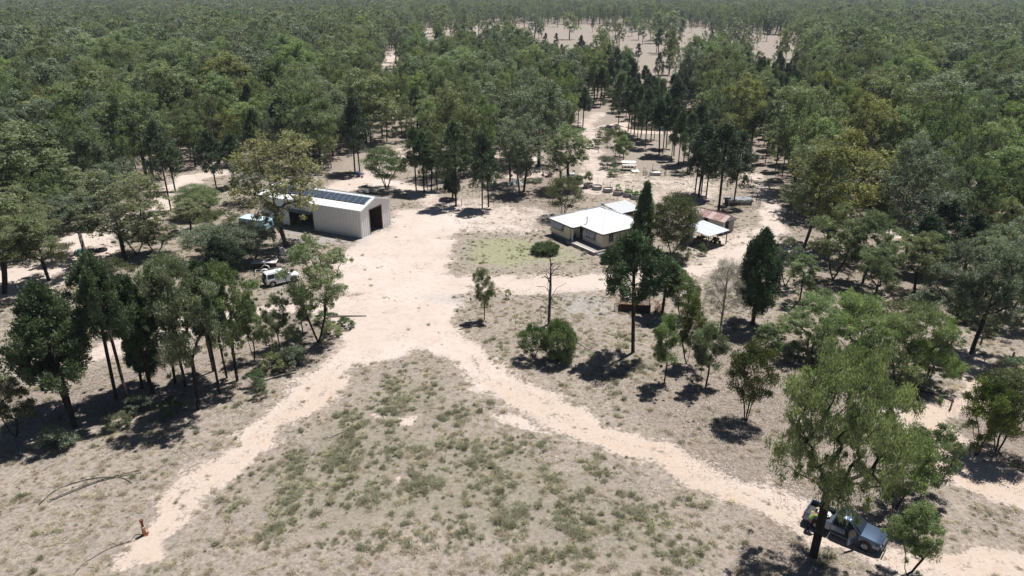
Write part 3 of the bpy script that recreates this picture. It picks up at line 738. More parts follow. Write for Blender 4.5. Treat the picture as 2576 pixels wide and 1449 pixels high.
tree('shrub', 'scrub', 1500, 372, 350, 40, 'loose scrub beside the back track', 'shrub')
tree('shrub', 'scrub', 1545, 442, 425, 45, 'low grey scrub in front of the white table shelter', 'shrub')
tree('shrub', 'scrub', 1520, 345, 322, 40, 'farthest scrub along the back track', 'shrub')
DAM = [(1454, 315, 95, 42), (1466, 320, 100, 46), (1555, 319, 135, 60), (1580, 331, 120, 44), (1587, 336, 122, 46), (1595, 340, 128, 50), (1603, 354, 140, 52), (1612, 346, 130, 46), (1623, 371, 150, 62),
                                     (1637, 358, 130, 48), (1646, 350, 125, 46), (1658, 391, 140, 54), (1667, 387, 150, 60), (1676, 372, 130, 50), (1689, 401, 135, 52), (1695, 392, 140, 50), (1706, 416, 140, 56), (1719, 412, 135, 52), (1729, 432, 150, 64), (1745, 405, 140, 60), (1590, 305, 110, 44), (1625, 310, 115, 46), (1660, 315, 115, 48), (1700, 322, 120, 50)]
for k, (bx, by, dh, w) in enumerate(DAM):
    tree(CY_, 'cyp_mid_%d' % (k % 4), bx, by, by-dh, w, 'slim bare-trunked cypress of the stand by the dam, %s from the left' % ordinal(DAM, k), group='cypress stand by the dam')
for k, (bx, by, ty, w, lb) in enumerate([(1748, 487, 330, 84, 'leaning cypress at the left of the yard clump by the tarped pen'), (1757, 496, 318, 78, 'second cypress of the clump by the tarped pen'), (1764, 487, 340, 66, 'rear cypress of the clump by the tarped pen'), (1776, 499, 345, 58, 'slim cypress of the clump by the tarped pen')]):
    tree(CY_, 'cyp_mid_%d' % ((k+2) % 4), bx, by, ty, w, lb, mat='leaf_cypress')
tree(CY_, 'cyp_mid_0', 1807, 538, 312, 128, 'big dark cypress with thick trunk behind the red-roofed shed', mat='leaf_cypress')
tree(CY_, 'cyp_mid_2', 1845, 520, 330, 90, 'dark cypress between the big cypress and the tarped pen', mat='leaf_cypress')
# house and garden
tree(CY_, 'cyp_cone', 1612, 632, 458, 92, 'pointed cypress against the right end of the house')
tree(AC, 'acacia_dome', 1690, 645, 487, 118, 'dense dome-shaped wattle right of the pointed house cypress')
tree('shrub', 'bush', 1550, 655, 620, 42, 'dark green shrub at the house corner', 'shrub')
tree('shrub', 'bush', 1522, 662, 640, 26, 'small pale-tipped shrub at the end of the porch path', 'shrub', mat='leaf_green')
tree('shrub', 'hedge', 1371, 635, 613, 82, 'low rounded bush on the lawn in front of the house', 'shrub')
tree('shrub', 'scrub', 1764, 641, 613, 32, 'small conifer-like bush beside the carport posts', 'shrub', mat='leaf_shrub')
tree('shrub', 'scrub', 1712, 665, 615, 45, 'bare-looking dry scrub left of the carport', 'shrub')
# centre foreground
tree(SA, 'sapling_a', 1218, 806, 676, 54, 'narrow olive sapling standing alone right of the sand junction', mat='leaf_olive')
tree('shrub', 'sapling_c', 1279, 752, 728, 24, 'tiny green sprout behind the star picket', 'shrub', mat='leaf_bright')
tree('shrub', 'bush', 1405, 908, 808, 92, 'green bush at the foot of the dead tree, taller right one', 'shrub', mat='leaf_green')
tree('shrub', 'acacia_fine', 1342, 900, 818, 88, 'green bush at the foot of the dead tree, ragged left one', 'shrub', mat='leaf_shrub')
tree(CY_, 'cyp_high', 1592, 887, 586, 172, 'tall cypress with long bare leaning trunk in front of the rusty cage', mat='leaf_cypress_light', tilt=-.03, tdir=0)
tree(CY_, 'cyp_near_b', 1665, 792, 650, 110, 'cypress crowding the right of the rusty cage', mat='leaf_cypress_light')
tree(AC, 'acacia_b', 1710, 800, 690, 85, 'olive wattle behind the foreground saplings')
tree(SA, 'sapling_a', 1671, 965, 792, 80, 'green sapling on one thin stem, leftmost of the sapling group', mat='leaf_green')
tree(SA, 'sapling_b', 1727, 914, 745, 88, 'taller sapling at the back of the sapling group', mat='leaf_acacia')
tree(SA, 'sapling_a', 1775, 973, 815, 92, 'green sapling on one thin stem, middle of the sapling group', mat='leaf_green')
tree(SA, 'sapling_c', 1763, 944, 850, 50, 'half hidden thin sapling behind the middle sapling')
tree(AC, 'acacia_b', 1877, 1057, 868, 112, 'several-stemmed dark green wattle left of the biggest tree', mat='leaf_acacia')
tree(CY_, 'cyp_full', 1893, 818, 584, 122, 'full dark egg-shaped cypress standing alone on the right')
# right foreground
tree(EU, 'hero', 2046, 1399, 885, 335, 'biggest foreground tree, drooping bright green eucalypt over the ute', rz=.4, tilt=.015, tdir=.1)
tree(EU, 'near_c', 2038, 890, 742, 190, 'bright green eucalypt at the back of the biggest tree, left one')
tree(EU, 'near_c', 2132, 925, 738, 200, 'bright green eucalypt at the back of the biggest tree, middle one', rz=2)
tree(EU, 'near_c', 2252, 965, 770, 190, 'bright green eucalypt beside the right hand track, leaning', rz=4, tilt=.1, tdir=0)
tree(EU, 'near_c', 2330, 960, 800, 140, 'low bright eucalypt overhanging the right hand track bend', rz=5)
tree(SA, 'sapling_c', 1955, 872, 805, 55, 'small pale green sapling beside the egg-shaped cypress', mat='leaf_bright')
tree(SA, 'sapling_b', 1925, 880, 815, 70, 'low sapling in shade left of the pale green one')
tree(AC, 'acacia_fine', 2250, 1280, 1085, 135, 'green wattle just behind the ute', mat='leaf_green')
tree(AC, 'acacia_fine', 2320, 1235, 1070, 125, 'green wattle right of the biggest tree by the sand track', mat='leaf_green')
tree(SA, 'sapling_b', 2281, 1446, 1272, 118, 'drooping young eucalypt right of the ute bonnet', mat='leaf_bright')
tree(AC, 'acacia_fine', 2455, 1145, 955, 110, 'dark green wattle by the right edge track, left stem pair', mat='leaf_acacia')
tree(AC, 'acacia_b', 2505, 1135, 945, 130, 'dark green wattle cut by the right edge beside the track', mat='leaf_acacia')
tree(EU, 'near_a', 2380, 864, 610, 150, 'eucalypt with dark trunk left of the leaning right edge tree', mat='leaf_grey')
tree(EU, 'near_a', 2443, 889, 612, 190, 'eucalypt with thick leaning trunk near the right edge', mat='leaf_grey', tilt=.16, tdir=.2, rz=1)
tree(EU, 'near_b', 2531, 806, 590, 160, 'eucalypt with white-banded trunk at the right edge', mat='leaf_grey')
tree(CY_, 'cyp_near_b', 2315, 690, 545, 95, 'dark cypress behind the right hand bright eucalypts')
tree(EU, 'near_a', 2300, 735, 585, 130, 'dusky eucalypt in front of the right hand forest', mat='leaf_olive')
tree(EU, 'near_a', 2200, 770, 610, 120, 'olive eucalypt left of the dusky one on the right', mat='leaf_green')
tree(EU, 'near_b', 2095, 704, 515, 140, 'yellow-green eucalypt right of the egg-shaped cypress, left of a pair', mat='leaf_olive')
tree(EU, 'near_a', 2170, 712, 528, 140, 'yellow-green eucalypt right of the egg-shaped cypress, right of a pair', mat='leaf_green')
tree(EU, 'mid_5', 2022, 624, 345, 170, 'tall gold-tinted eucalypt at the bend of the right track, left one', mat='leaf_olive')
tree(EU, 'mid_0', 2079, 622, 328, 235, 'tall gold-tinted eucalypt at the bend of the right track, widest one', mat='leaf_gold', rz=3)
tree(EU, 'mid_1', 2179, 551, 385, 150, 'olive eucalypt behind the gold-tinted pair', mat='leaf_olive')
tree(CY_, 'cyp_cone', 2213, 573, 468, 58, 'small dark cypress on sand behind the gold-tinted pair', mat='leaf_cypress')
tree(CY_, 'cyp_near_b', 2350, 640, 490, 90, 'dark cypress at the front of the right hand forest')
tree(CY_, 'cyp_near_a', 2420, 700, 540, 110, 'wide dark cypress near the right edge', mat='leaf_cypress')
tree(EU, 'near_b', 1975, 720, 600, 90, 'slim grey eucalypt right of the egg-shaped cypress', mat='leaf_grey')
tree(EU, 'slim_b', 2010, 760, 640, 85, 'slim dark eucalypt behind the bright green group', mat='leaf_green')
tree(EU, 'near_b', 2560, 720, 540, 170, 'grey eucalypt cut by the right edge above the white-banded trunk', mat='leaf_grey')
tree(EU, 'near_b', 2480, 745, 570, 130, 'grey-green eucalypt behind the leaning right edge tree', mat='leaf_grey')
# scrub around the rows
SCR = 'loose grey scrub under the trees'
LSC = [(350, 1035, 40, 60), (430, 1040, 35, 60), (300, 1075, 35, 60), (145, 1130, 50, 80), (645, 975, 40, 60), (690, 935, 45, 70), (740, 925, 50, 80), (820, 815, 30, 60), (835, 845, 28, 60), (655, 1000, 40, 40), (870, 825, 25, 50)]
for k, (bx, by, dy, w) in enumerate(LSC):
    tree('shrub', 'scrub', bx, by, by-dy, w, 'low scrub under the left foreground trees, %s from the left' % ordinal(LSC, k), 'shrub', 'scrub under the left row', mat=['leaf_grey', 'leaf_shrub', 'leaf_olive'][k % 3])
RSC = [(2000, 905, 45, 80), (2080, 930, 45, 80), (2180, 960, 50, 90), (2300, 980, 40, 80), (1960, 900, 35, 60), (2250, 820, 60, 90), (2330, 790, 55, 90), (2420, 800, 50, 90), (2560, 1000, 60, 90), (2540, 960, 60, 70), (2150, 790, 50, 80), (2060, 770, 45, 70), (2210, 880, 60, 90), (2380, 930, 45, 70), (2480, 840, 40, 60)]
for k, (bx, by, dy, w) in enumerate(RSC):
    tree('shrub', 'scrub', bx, by, by-dy, w, 'scrub among the right foreground trees, %s from the left' % ordinal(RSC, k), 'shrub', 'scrub on the right', mat=['leaf_grey', 'leaf_shrub', 'leaf_olive'][k % 3])

# ------------------------------------------------------------------ forest: nearest trees one by one, the far mass as one thing
VIS = [(1500, 300), (1488, 350), (1495, 400), (1530, 300), (1390, 100), (1360, 95), (1420, 105), (1605, 165), (1640, 180), (1670, 165), (1690, 182), (1630, 150), (1940, 125), (1975, 150), (1910, 120), (1085, 76), (1130, 74), (1000, 140), (975, 160),
       (1030, 378), (1000, 385), (870, 400), (895, 385), (440, 455), (500, 440), (460, 430), (940, 440), (1600, 340), (1650, 360), (1510, 285), (1480, 320), (1240, 430), (1330, 425), (250, 590), (260, 610), (1900, 440), (1880, 430), (1560, 110), (1740, 80), (1200, 72), (1480, 100), (2150, 560), (2280, 580), (1580, 310), (1620, 320), (2250, 778), (2238, 762), (2215, 590)]
VISA = np.array(VIS, float)
def forest():
    rng = np.random.default_rng(77)
    cand = []
    def region(y0, y1, s):
        n = int((y1-y0)*(1.62*(y0+y1)/2+110)/(s*s))
        y = np.sqrt(rng.random(n)*(y1*y1-y0*y0)+y0*y0); x = (rng.random(n)-.5)*(1.62*y+110)
        return np.stack([x, y], 1)
    out = []; cell = {}
    tk = np.array(TAKEN)
    for y0, y1, s, r in ((58, 120, 4.0, 5.0), (120, 260, 3.8, 4.9), (260, 480, 4.4, 5.8), (480, 760, 5.4, 7.0), (760, 1350, 7.6, 9.0)):
        P = region(y0, y1, s*.72); op = poly_sd(P, OPEN); fd = poly_sd(P, FIELD)
        for i, p in enumerate(P):
            if op[i] > -1.5: continue
            if fd[i] > 0 and rng.random() > .025: continue
            ck = (int(p[0]//r), int(p[1]//r)); ok = True
            for a in (-1, 0, 1):
                for b in (-1, 0, 1):
                    for q in cell.get((ck[0]+a, ck[1]+b, r), ()):
                        if (q[0]-p[0])**2+(q[1]-p[1])**2 < (r*(.72+.28*rng.random()))**2: ok = False; break
                    if not ok: break
                if not ok: break
            if not ok: continue
            if y0 < 260 and ((tk[:, 0]-p[0])**2+(tk[:, 1]-p[1])**2 < (tk[:, 2]+1.6)**2).any(): continue
            fx, fy = PJ(np.array([p[0], p[1], 0.]))
            # darker cypress share grows to the right of the dam and along clearings
            share = .14
            if 1650 < fx < 2500 and 220 < fy < 420: share = .55
            elif fx < 620 and 380 < fy < 620: share = .25
            elif 1450 < fx < 1750 and 200 < fy < 330: share = .6
            cy = rng.random() < share
            h = (9.5+5*rng.random()) if cy else (11+8.5*rng.random()**1.1)
            big = (not cy) and rng.random() < .14
            if big: h = 16.5+5*rng.random()
            if y1 <= 120: h *= .8
            w = h*(.36 if cy else (.74 if big else .52))*(.75+.5*rng.random())
            tx, ty = PJ(np.array([p[0], p[1], h])); sc = FPX/math.sqrt(p[0]**2+p[1]**2+1296)
            hw = w*.5*sc
            if (((VISA[:, 0] > fx-hw) & (VISA[:, 0] < fx+hw) & (VISA[:, 1] > ty) & (VISA[:, 1] < ty+(fy-ty)*.66))).any(): continue
            if any(x0 < fx < x1 and ty < yh-4 and fy > yh and rng.random() < .70 for x0, x1, yh in ((1060, 1500, 112), (1585, 1715, 188), (1880, 2000, 140), (930, 1060, 160))): continue
            cell.setdefault((ck[0], ck[1], r), []).append(p)
            vis = -150 < tx < 2726 and ty < 1500
            out.append((p[0], p[1], h, w, cy, float(fx), float(fy), vis))
    return out
FOREST = forest()
CW = {'leaf_olive': 'olive', 'leaf_grey': 'grey-green', 'leaf_green': 'mid green', 'leaf_bright': 'bright green', 'leaf_gold': 'golden-green', 'leaf_cypress': 'blackish green', 'leaf_cypress_light': 'deep green'}
def zone(fx, fy, cy, mat, h):
    if fy > 520: d, lo, hi, cx_ = ('the near forest by the right edge', 560, 700, 2350) if fx > 1288 else ('the near forest by the left edge', 560, 620, 150)
    else:
        for lim, d, cx_ in ((440, 'the dense forest left of the shed', 220), (860, 'the forest behind the metal shed', 650), (1240, 'the forest behind the yard cypress clumps', 1050), (1480, 'the forest behind the soil heap', 1360), (1780, 'the forest behind the dam', 1630), (2100, 'the dark forest behind the tarped pen', 1940), (9999, 'the dense forest right of the gold-tinted pair', 2340)):
            if fx < lim: break
        lo, hi = 300, 390
    dep = 'deep in' if fy < lo else ('midway into' if fy < hi else 'at the front of')
    side = 'left part' if fx < cx_ else 'right part'
    sz = 'tall' if h > (12.6 if cy else 16.2) else 'shorter'
    lb = '%s %s %s %s %s, %s' % (sz, CW[mat], 'cypress' if cy else 'eucalypt', dep, d, side)
    if len(lb.split()) > 16: lb = lb.replace('the dark forest', 'dark forest').replace('the dense forest', 'dense forest').replace(', left part', ', left').replace(', right part', ', right').replace('the forest', 'forest').replace('the near forest', 'near forest').replace('the metal', 'metal').replace('the soil', 'soil').replace('the gold', 'gold').replace('the tarped', 'tarped').replace('the yard', 'yard')
    return lb, ('cypresses in ' if cy else 'eucalypts in ')+d
def build_forest():
    F = sorted([f for f in FOREST], key=lambda f: f[0]**2+f[1]**2)
    nE, nC = COUNT.get(EU, 0), COUNT.get(CY_, 0); rest = []
    for f in F:
        x, y, h, w, cy, fx, fy, vis = f
        lim_ok = (nC < 285) if cy else (nE < 298)
        if lim_ok and vis:
            mt = random.choice(['leaf_cypress', 'leaf_cypress', 'leaf_cypress_light'] if cy else ['leaf_olive', 'leaf_olive', 'leaf_grey', 'leaf_grey', 'leaf_green', 'leaf_green', 'leaf_olive', 'leaf_bright', 'leaf_gold'])
            lb, gp = zone(fx, fy, cy, mt, h)
            if cy: nC += 1; place(CY_, 'cyp_mid_%d' % random.randrange(4), (x, y, 0), h, w, lb, 'tree', gp, mat=mt)
            else: nE += 1; place(EU, 'mid_%d' % random.randrange(6), (x, y, 0), h, w, lb, 'tree', gp, mat=mt, tilt=random.random()*.06, tdir=random.random()*6.28)
        else: rest.append(f)
    return rest
REST = build_forest()

def scatter(name, P, S, RZ, IDX, protos, label, cat):
    """one 'stuff' object: instances of unlinked prototype meshes on points"""
    me = bpy.data.meshes.new(name); me.vertices.add(len(P)); me.vertices.foreach_set('co', np.ascontiguousarray(P, np.float32).ravel())
    for nm, typ, v in (('sc', 'FLOAT_VECTOR', S), ('rt', 'FLOAT_VECTOR', RZ)):
        a = me.attributes.new(nm, typ, 'POINT'); a.data.foreach_set('vector', np.ascontiguousarray(v, np.float32).ravel())
    a = me.attributes.new('ix', 'INT', 'POINT'); a.data.foreach_set('value', np.ascontiguousarray(IDX, np.int32))
    o = obj(name, me); tag(o, label, cat, kind='stuff')
    pc = bpy.data.collections.new(name+'_kinds')
    for i, m in enumerate(protos):
        q = bpy.data.objects.new('%s_kind_%02d' % (name, i), m); pc.objects.link(q)
    ng = bpy.data.node_groups.new(name+'_scatter', 'GeometryNodeTree')
    ng.interface.new_socket('Geometry', in_out='INPUT', socket_type='NodeSocketGeometry')
    ng.interface.new_socket('Geometry', in_out='OUTPUT', socket_type='NodeSocketGeometry')
    N = ng.nodes; gi = N.new('NodeGroupInput'); go = N.new('NodeGroupOutput')
    ci = N.new('GeometryNodeCollectionInfo'); ci.inputs['Collection'].default_value = pc
    ci.inputs['Separate Children'].default_value = True; ci.inputs['Reset Children'].default_value = True
    ip = N.new('GeometryNodeInstanceOnPoints'); ip.inputs['Pick Instance'].default_value = True
    def na(nm, t):
        q = N.new('GeometryNodeInputNamedAttribute'); q.data_type = t; q.inputs['Name'].default_value = nm; return q.outputs['Attribute']
    L = ng.links; L.new(gi.outputs[0], ip.inputs['Points']); L.new(ci.outputs[0], ip.inputs['Instance'])
    L.new(na('ix', 'INT'), ip.inputs['Instance Index']); L.new(na('sc', 'FLOAT_VECTOR'), ip.inputs['Scale'])
    L.new(na('rt', 'FLOAT_VECTOR'), ip.inputs['Rotation']); L.new(ip.outputs[0], go.inputs[0])
    md = o.modifiers.new('scatter', 'NODES'); md.node_group = ng
    return o
def joined(a, b):
    """a trunk and a crown as one two-material mesh"""
    bm = bmesh.new(); me = bpy.data.meshes.new(a.name+'_whole')
    bm.from_mesh(a); n = len(bm.faces); bm.from_mesh(b); bm.faces.ensure_lookup_table()
    for i, f in enumerate(bm.faces): f.material_index = 0 if i < n else 1
    bm.to_mesh(me); bm.free(); me.materials.append(a.materials[0]); me.materials.append(b.materials[0]); return me
def far_forest():
    keys = ['mid_0', 'mid_1', 'mid_3', 'cyp_mid_0', 'far_0', 'far_1', 'far_2', 'far_3', 'far_4', 'cyp_far']
    pm = []
    for k in keys: pm.append(joined(LIB[k][0], LIB[k][1]))
    rng = np.random.default_rng(5); P = []; S = []; R = []; I = []
    for x, y, h, w, cy, fx, fy, vis in REST:
        d = math.hypot(x, y)
        i = (3 if cy else int(rng.integers(0, 3))) if d < 330 else (9 if cy else int(rng.integers(4, 9)))
        h0, w0 = LIB[keys[i]][2:]
        P.append((x, y, 0)); S.append((w/w0, w/w0, h/h0)); R.append((0, 0, rng.random()*6.28)); I.append(i)
    scatter('distant_forest', np.array(P), np.array(S), np.array(R), np.array(I), pm, 'grey-green eucalypt forest stretching to the top of the view', 'forest')
    print('FOREST individual', COUNT, 'rest', len(REST))
far_forest()

# ------------------------------------------------------------------ grass, undergrowth
def tuft(name, seed, n, h, spread, mat, wid=.0085):
    rng = np.random.default_rng(seed); V = []; t = []
    for i in range(n):
        a = rng.random()*6.28; r = spread*rng.random()**.6*.6; b = np.array([math.cos(a)*r, math.sin(a)*r, 0])
        a2 = rng.random()*6.28; le = h*(.5+.6*rng.random()); out = np.array([math.cos(a2), math.sin(a2), 0])*spread*(.3+.9*rng.random())
        side = np.array([-math.sin(a2), math.cos(a2), 0])*wid*(.7+.6*rng.random())
        m = b+out*.4+[0, 0, le*.7]; e = b+out+[0, 0, le*(.75+.25*rng.random())]
        V += [b-side, b+side, m+side*.8, m-side*.8, m-side*.8, m+side*.8, e+side*.15, e-side*.15]; t += [rng.random()]*8
    V = np.array(V); t = np.array(t)
    return raw_mesh(name, V, np.arange(len(V)).reshape(-1, 4), {'tint': t, 'odd': t}, mat)
def grass():
    rng = np.random.default_rng(31)
    pm = [tuft('tuft_a', 1, 70, .36, .30, 'blade_green'), tuft('tuft_b', 2, 60, .30, .28, 'blade_green'), tuft('tuft_c', 3, 60, .30, .34, 'blade_straw'), tuft('tuft_d', 4, 50, .22, .34, 'blade_straw'), tuft('tuft_e', 5, 80, .44, .30, 'blade_green'), tuft('tuft_f', 6, 46, .18, .36, 'blade_straw')]
    N = 330000; y = np.sqrt(rng.random(N)*(150**2-24**2)+24**2); x = (rng.random(N)-.5)*(1.6*y+14); P = np.stack([x, y], 1)
    m = masks(P)
    def vn(s, seed):
        r = np.random.default_rng(seed); v = np.zeros(N)
        for k in range(14):
            a = r.random()*6.28; f = s*(.5+1.6*r.random()); v += np.sin((P[:, 0]*math.cos(a)+P[:, 1]*math.sin(a))*f+r.random()*6.28)
        return v/math.sqrt(7)
    n1, n2 = vn(.9, 1), vn(3.0, 2)
    patch = np.clip(.5+.45*n1+.35*n2, 0, 1.3)
    dens = (.10+.25*patch+1.0*m['green']*patch)*(1-np.clip(m['sand']*1.45, 0, .985))*(1-.7*m['litter'])*(1-.9*m['lawn'])
    dens *= np.clip(1.25-(y-50)/110, .25, 1)
    keep = rng.random(N) < np.clip(dens*.75, 0, .95)
    P = P[keep]; g = m['green'][keep]; n1 = n1[keep]; k = len(P)
    isg = rng.random(k) < (.08+.80*g+.16*n1)
    ix = np.where(isg, rng.choice([0, 1, 4], k), rng.choice([2, 3, 5], k))
    sc = (.28+.72*rng.random(k)**2.2)*np.where(isg, 1.0+.3*g, 1.0)
    scatter('dry_grass', np.c_[P, np.zeros(k)], np.stack([sc*1.5, sc*1.5, sc*(.7+.4*rng.random(k))], 1), np.stack([np.zeros(k), np.zeros(k), rng.random(k)*6.28], 1), ix, pm, 'dry straw and grey-green grass tufts over the open ground', 'grass')
    print('tufts', k)
grass()
def litter():
    rng = np.random.default_rng(61); pm = []
    for k in range(4):
        n = 46; V = []; tt = []
        for i in range(n):
            a, r = rng.random()*6.28, 1.1*rng.random()**.5; c = np.array([math.cos(a)*r, math.sin(a)*r, .012+.02*rng.random()]); b = rng.random()*6.28
            stick = k > 1 and i % 9 == 0; L, W = (.22+.3*rng.random(), .010) if stick else (.035+.05*rng.random(), .018+.02*rng.random())
            u = np.array([math.cos(b), math.sin(b), .25*rng.normal()]); v = np.array([-math.sin(b), math.cos(b), .25*rng.normal()])
            V += [c-u*L, c-v*W, c+u*L, c+v*W]; tt += [0. if stick else rng.random()]*4
        V = np.array(V); V[:, 2] = np.maximum(V[:, 2], .006)
        pm.append(raw_mesh('litter_%d' % k, V, np.arange(len(V)).reshape(-1, 4), {'tint': tt, 'odd': tt}, 'litter_leaf'))
    N = 30000; y = np.sqrt(rng.random(N)*(135**2-26**2)+26**2); x = (rng.random(N)-.5)*(1.6*y+10); P = np.stack([x, y], 1); m = masks(P)
    keep = rng.random(N) < (.12+.75*m['litter'])*(1-.85*np.clip(m['sand']*1.3, 0, 1))*.6
    P = P[keep]; k = len(P); sc = .7+.6*rng.random(k)
    scatter('leaf_litter', np.c_[P, np.zeros(k)], np.stack([sc, sc, np.ones(k)], 1), np.stack([np.zeros(k), np.zeros(k), rng.random(k)*6.28], 1), rng.integers(0, 4, k), pm, 'pale fallen leaves and sticks strewn under the trees', 'leaf litter')
litter()
def undergrowth():
    rng = np.random.default_rng(37); keys = ['scrub', 'sapling_c', 'acacia_b', 'scrub']
    pm = [joined(*LIB[k][:2]) for k in keys]; P = []; I = []; S = []
    n = 5200; y = np.sqrt(rng.random(n)*(300**2-70**2)+70**2); x = (rng.random(n)-.5)*(1.6*y+60); Q = np.stack([x, y], 1)
    ok = poly_sd(Q, OPEN) < -3
    for q in Q[ok]:
        if rng.random() < .45: continue
        fx, fy = PJ(np.array([q[0], q[1], 0.]))
        if (np.hypot(VISA[:, 0]-fx, (VISA[:, 1]-fy)*1.5) < 26).any(): continue
        i = int(rng.choice([0, 1, 2, 3], p=[.4, .2, .15, .25])); s = .55+.7*rng.random()
        P.append((q[0], q[1], 0)); I.append(i); S.append((s, s, s*(.8+.5*rng.random())))
    k = len(P)
    scatter('forest_undergrowth', np.array(P), np.array(S), np.stack([np.zeros(k), np.zeros(k), rng.random(k)*6.28], 1), np.array(I), pm, 'low scrub and seedlings filling the ground between forest trunks', 'undergrowth')
undergrowth()

# ------------------------------------------------------------------ metal shed
def ribbed(mb, p0, d, length, ztop, z0=0.0, openings=(), pitch=.48, depth=.05, nrm=None):
    """profiled sheet wall from p0 along d (2d unit), ztop(s); openings (s0,s1,z0,z1)"""
    nx = nrm if nrm is not None else (d[1], -d[0]); q = pitch/4; n = int(length/q); off = [0, 0, 1, 1]
    cuts = sorted({round(i*q, 4) for i in range(n)}|{length}|{v for o in openings for v in o[:2]})
    def pt(s, z):
        o = depth*off[int((s+1e-6)/q) % 4]; return (p0[0]+d[0]*s+nx[0]*o, p0[1]+d[1]*s+nx[1]*o, z)
    for a, b in zip(cuts, cuts[1:]):
        m = (a+b)/2; iv = [(z0, None)]
        for s0, s1, u0, u1 in openings:
            if s0 <= m <= s1:
                iv = ([(z0, u0)] if u0 > z0+.02 else [])+[(u1, None)]
        for lo, hi in iv:
            mb.add([pt(a, lo), pt(b, lo), pt(b, hi if hi else ztop(b)), pt(a, hi if hi else ztop(a))], [(0, 1, 2, 3)])
def build_shed():
    W, L, E, A = 7.6, 20.4, 4.45, 5.62
    p = G(1414.7/1.5528, 931.3/1.5528)
    t = thing('metal_shed', 'long pale corrugated metal shed with solar panels on its roof', 'shed', p, math.radians(64.2))
    gz = lambda s: E+(A-E)*(1-abs(s-W/2)/(W/2))
    m = MB(); ribbed(m, (0, 0), (1, 0), W, gz, 0, [(2.25, 5.35, 0, 3.9)]); m.obj('front_wall', 'shed_sheet', t)
    m = MB(); ribbed(m, (0, L), (1, 0), W, gz, nrm=(0, 1)); m.obj('rear_wall', 'shed_sheet', t)
    m = MB(); ribbed(m, (0, 0), (0, 1), L, lambda s: E, 0, [(9.4, 14.2, 0, 2.9), (16.0, 18.6, .0, 3.0)], nrm=(-1, 0)); m.obj('side_wall', 'shed_sheet', t)
    m = MB(); ribbed(m, (W, 0), (0, 1), L, lambda s: E, nrm=(1, 0)); m.obj('side_wall', 'shed_sheet', t)
    # roof sheets
    def roof(x0, x1, z0, z1, nm):
        m = MB(); q = .19; n = int((L+.5)/q)
        for i in range(n):
            y0, y1 = -.25+i*q, -.25+(i+1)*q; o = (.0, .0, .025, .025); a, b = o[i % 4], o[(i+1) % 4]
            m.add([(x0, y0, z0+a), (x1, y0, z1+a), (x1, y1, z1+a), (x0, y1, z0+a)], [(0, 1, 2, 3)])
            if a != o[(i+1) % 4]: m.add([(x0, y1, z0+a), (x1, y1, z1+a), (x1, y1, z1+b), (x0, y1, z0+b)], [(0, 1, 2, 3)])
        return m.obj(nm, 'roof_white', t)
    sl = (A-E)/(W/2)
    roof(-.18, W/2, E-.18*sl+.06, A+.06, 'roof_slope'); roof(W+.18, W/2, E-.18*sl+.06, A+.06, 'roof_slope')
    m = MB(); m.slab([(W/2-.2, -.27, A+.04), (W/2, -.27, A+.13), (W/2, L+.27, A+.13), (W/2-.2, L+.27, A+.04)], .015); m.slab([(W/2, -.27, A+.13), (W/2+.2, -.27, A+.04), (W/2+.2, L+.27, A+.04), (W/2, L+.27, A+.13)], .015); m.obj('ridge_cap', 'roof_white', t)
    for x in (-.22, W+.12): MB().box(x, x+.10, -.25, L+.25, E-.14, E-.02).obj('gutter', 'zinc_white', t)
    for y in (-.29, L+.27):
        for sgn in (0, 1):
            xa, xb = (-.2, W/2) if not sgn else (W+.2, W/2)
            m = MB(); za = E-.2*sl
            m.hexa([(xa, y, za-.16), (xb, y, A-.16), (xb, y+.03, A-.16), (xa, y+.03, za-.16)], [(xa, y, za+.085), (xb, y, A+.085), (xb, y+.03, A+.085), (xa, y+.03, za+.085)]); m.obj('barge_board', 'zinc_white', t)
    for x in (0, W):
        MB().box(x-.06, x+.06, -.05, .05, 0, E-.2).obj('corner_flashing', 'shed_sheet', t)
    # door frame, open sliding leaf seen inside
    m = MB(); m.box(2.13, 2.25, -.08, .06, 0, 4.0); m.box(5.35, 5.47, -.08, .06, 0, 4.0); m.box(2.13, 5.47, -.08, .06, 3.9, 4.02); m.obj('door_frame', 'brown_trim', t)
    MB().box(5.50, 5.56, .15, 3.0, .05, 3.85).obj('open_door_leaf', 'rust_dark', t)
    MB().box(.1, W-.1, .1, L-.1, .004, .05).obj('floor_slab', 'concrete', t)
    # portal frames inside
    for y in (4., 8.2, 12.4, 16.6):
        m = MB(); m.box(.1, .28, y, y+.15, .05, E-.15); m.box(W-.28, W-.1, y, y+.15, .05, E-.15)
        m.slab([(.15, y, E-.1), (W/2, y, A-.1), (W/2, y+.15, A-.1), (.15, y+.15, E-.1)], .18); m.slab([(W/2, y, A-.1), (W-.15, y, E-.1), (W-.15, y+.15, E-.1), (W/2, y+.15, A-.1)], .18); m.obj('portal_frame', 'rust_dark', t)
    # side openings: tilt panels and awning
    m = MB(); m.slab([(-.05, 9.4, 2.98), (-.05, 14.2, 2.98), (-.55, 14.2, 2.72), (-.55, 9.4, 2.72)], .04); m.obj('side_awning', 'tarp_grey', t)
    m = MB(); m.slab([(-.06, 16.0, 2.2), (-.06, 18.6, 2.2), (-.5, 18.6, 1.0), (-.5, 16.0, 1.0)], .04); m.obj('tilt_door', 'roof_white', t)
    for (s0, s1, z1) in ((9.4, 14.2, 2.9), (16.0, 18.6, 3.0)):
        m = MB(); m.box(-.07, .05, s0-.1, s0, 0, z1+.1); m.box(-.07, .05, s1, s1+.1, 0, z1+.1); m.box(-.07, .05, s0-.1, s1+.1, z1, z1+.1); m.obj('side_door_frame', 'brown_trim', t)
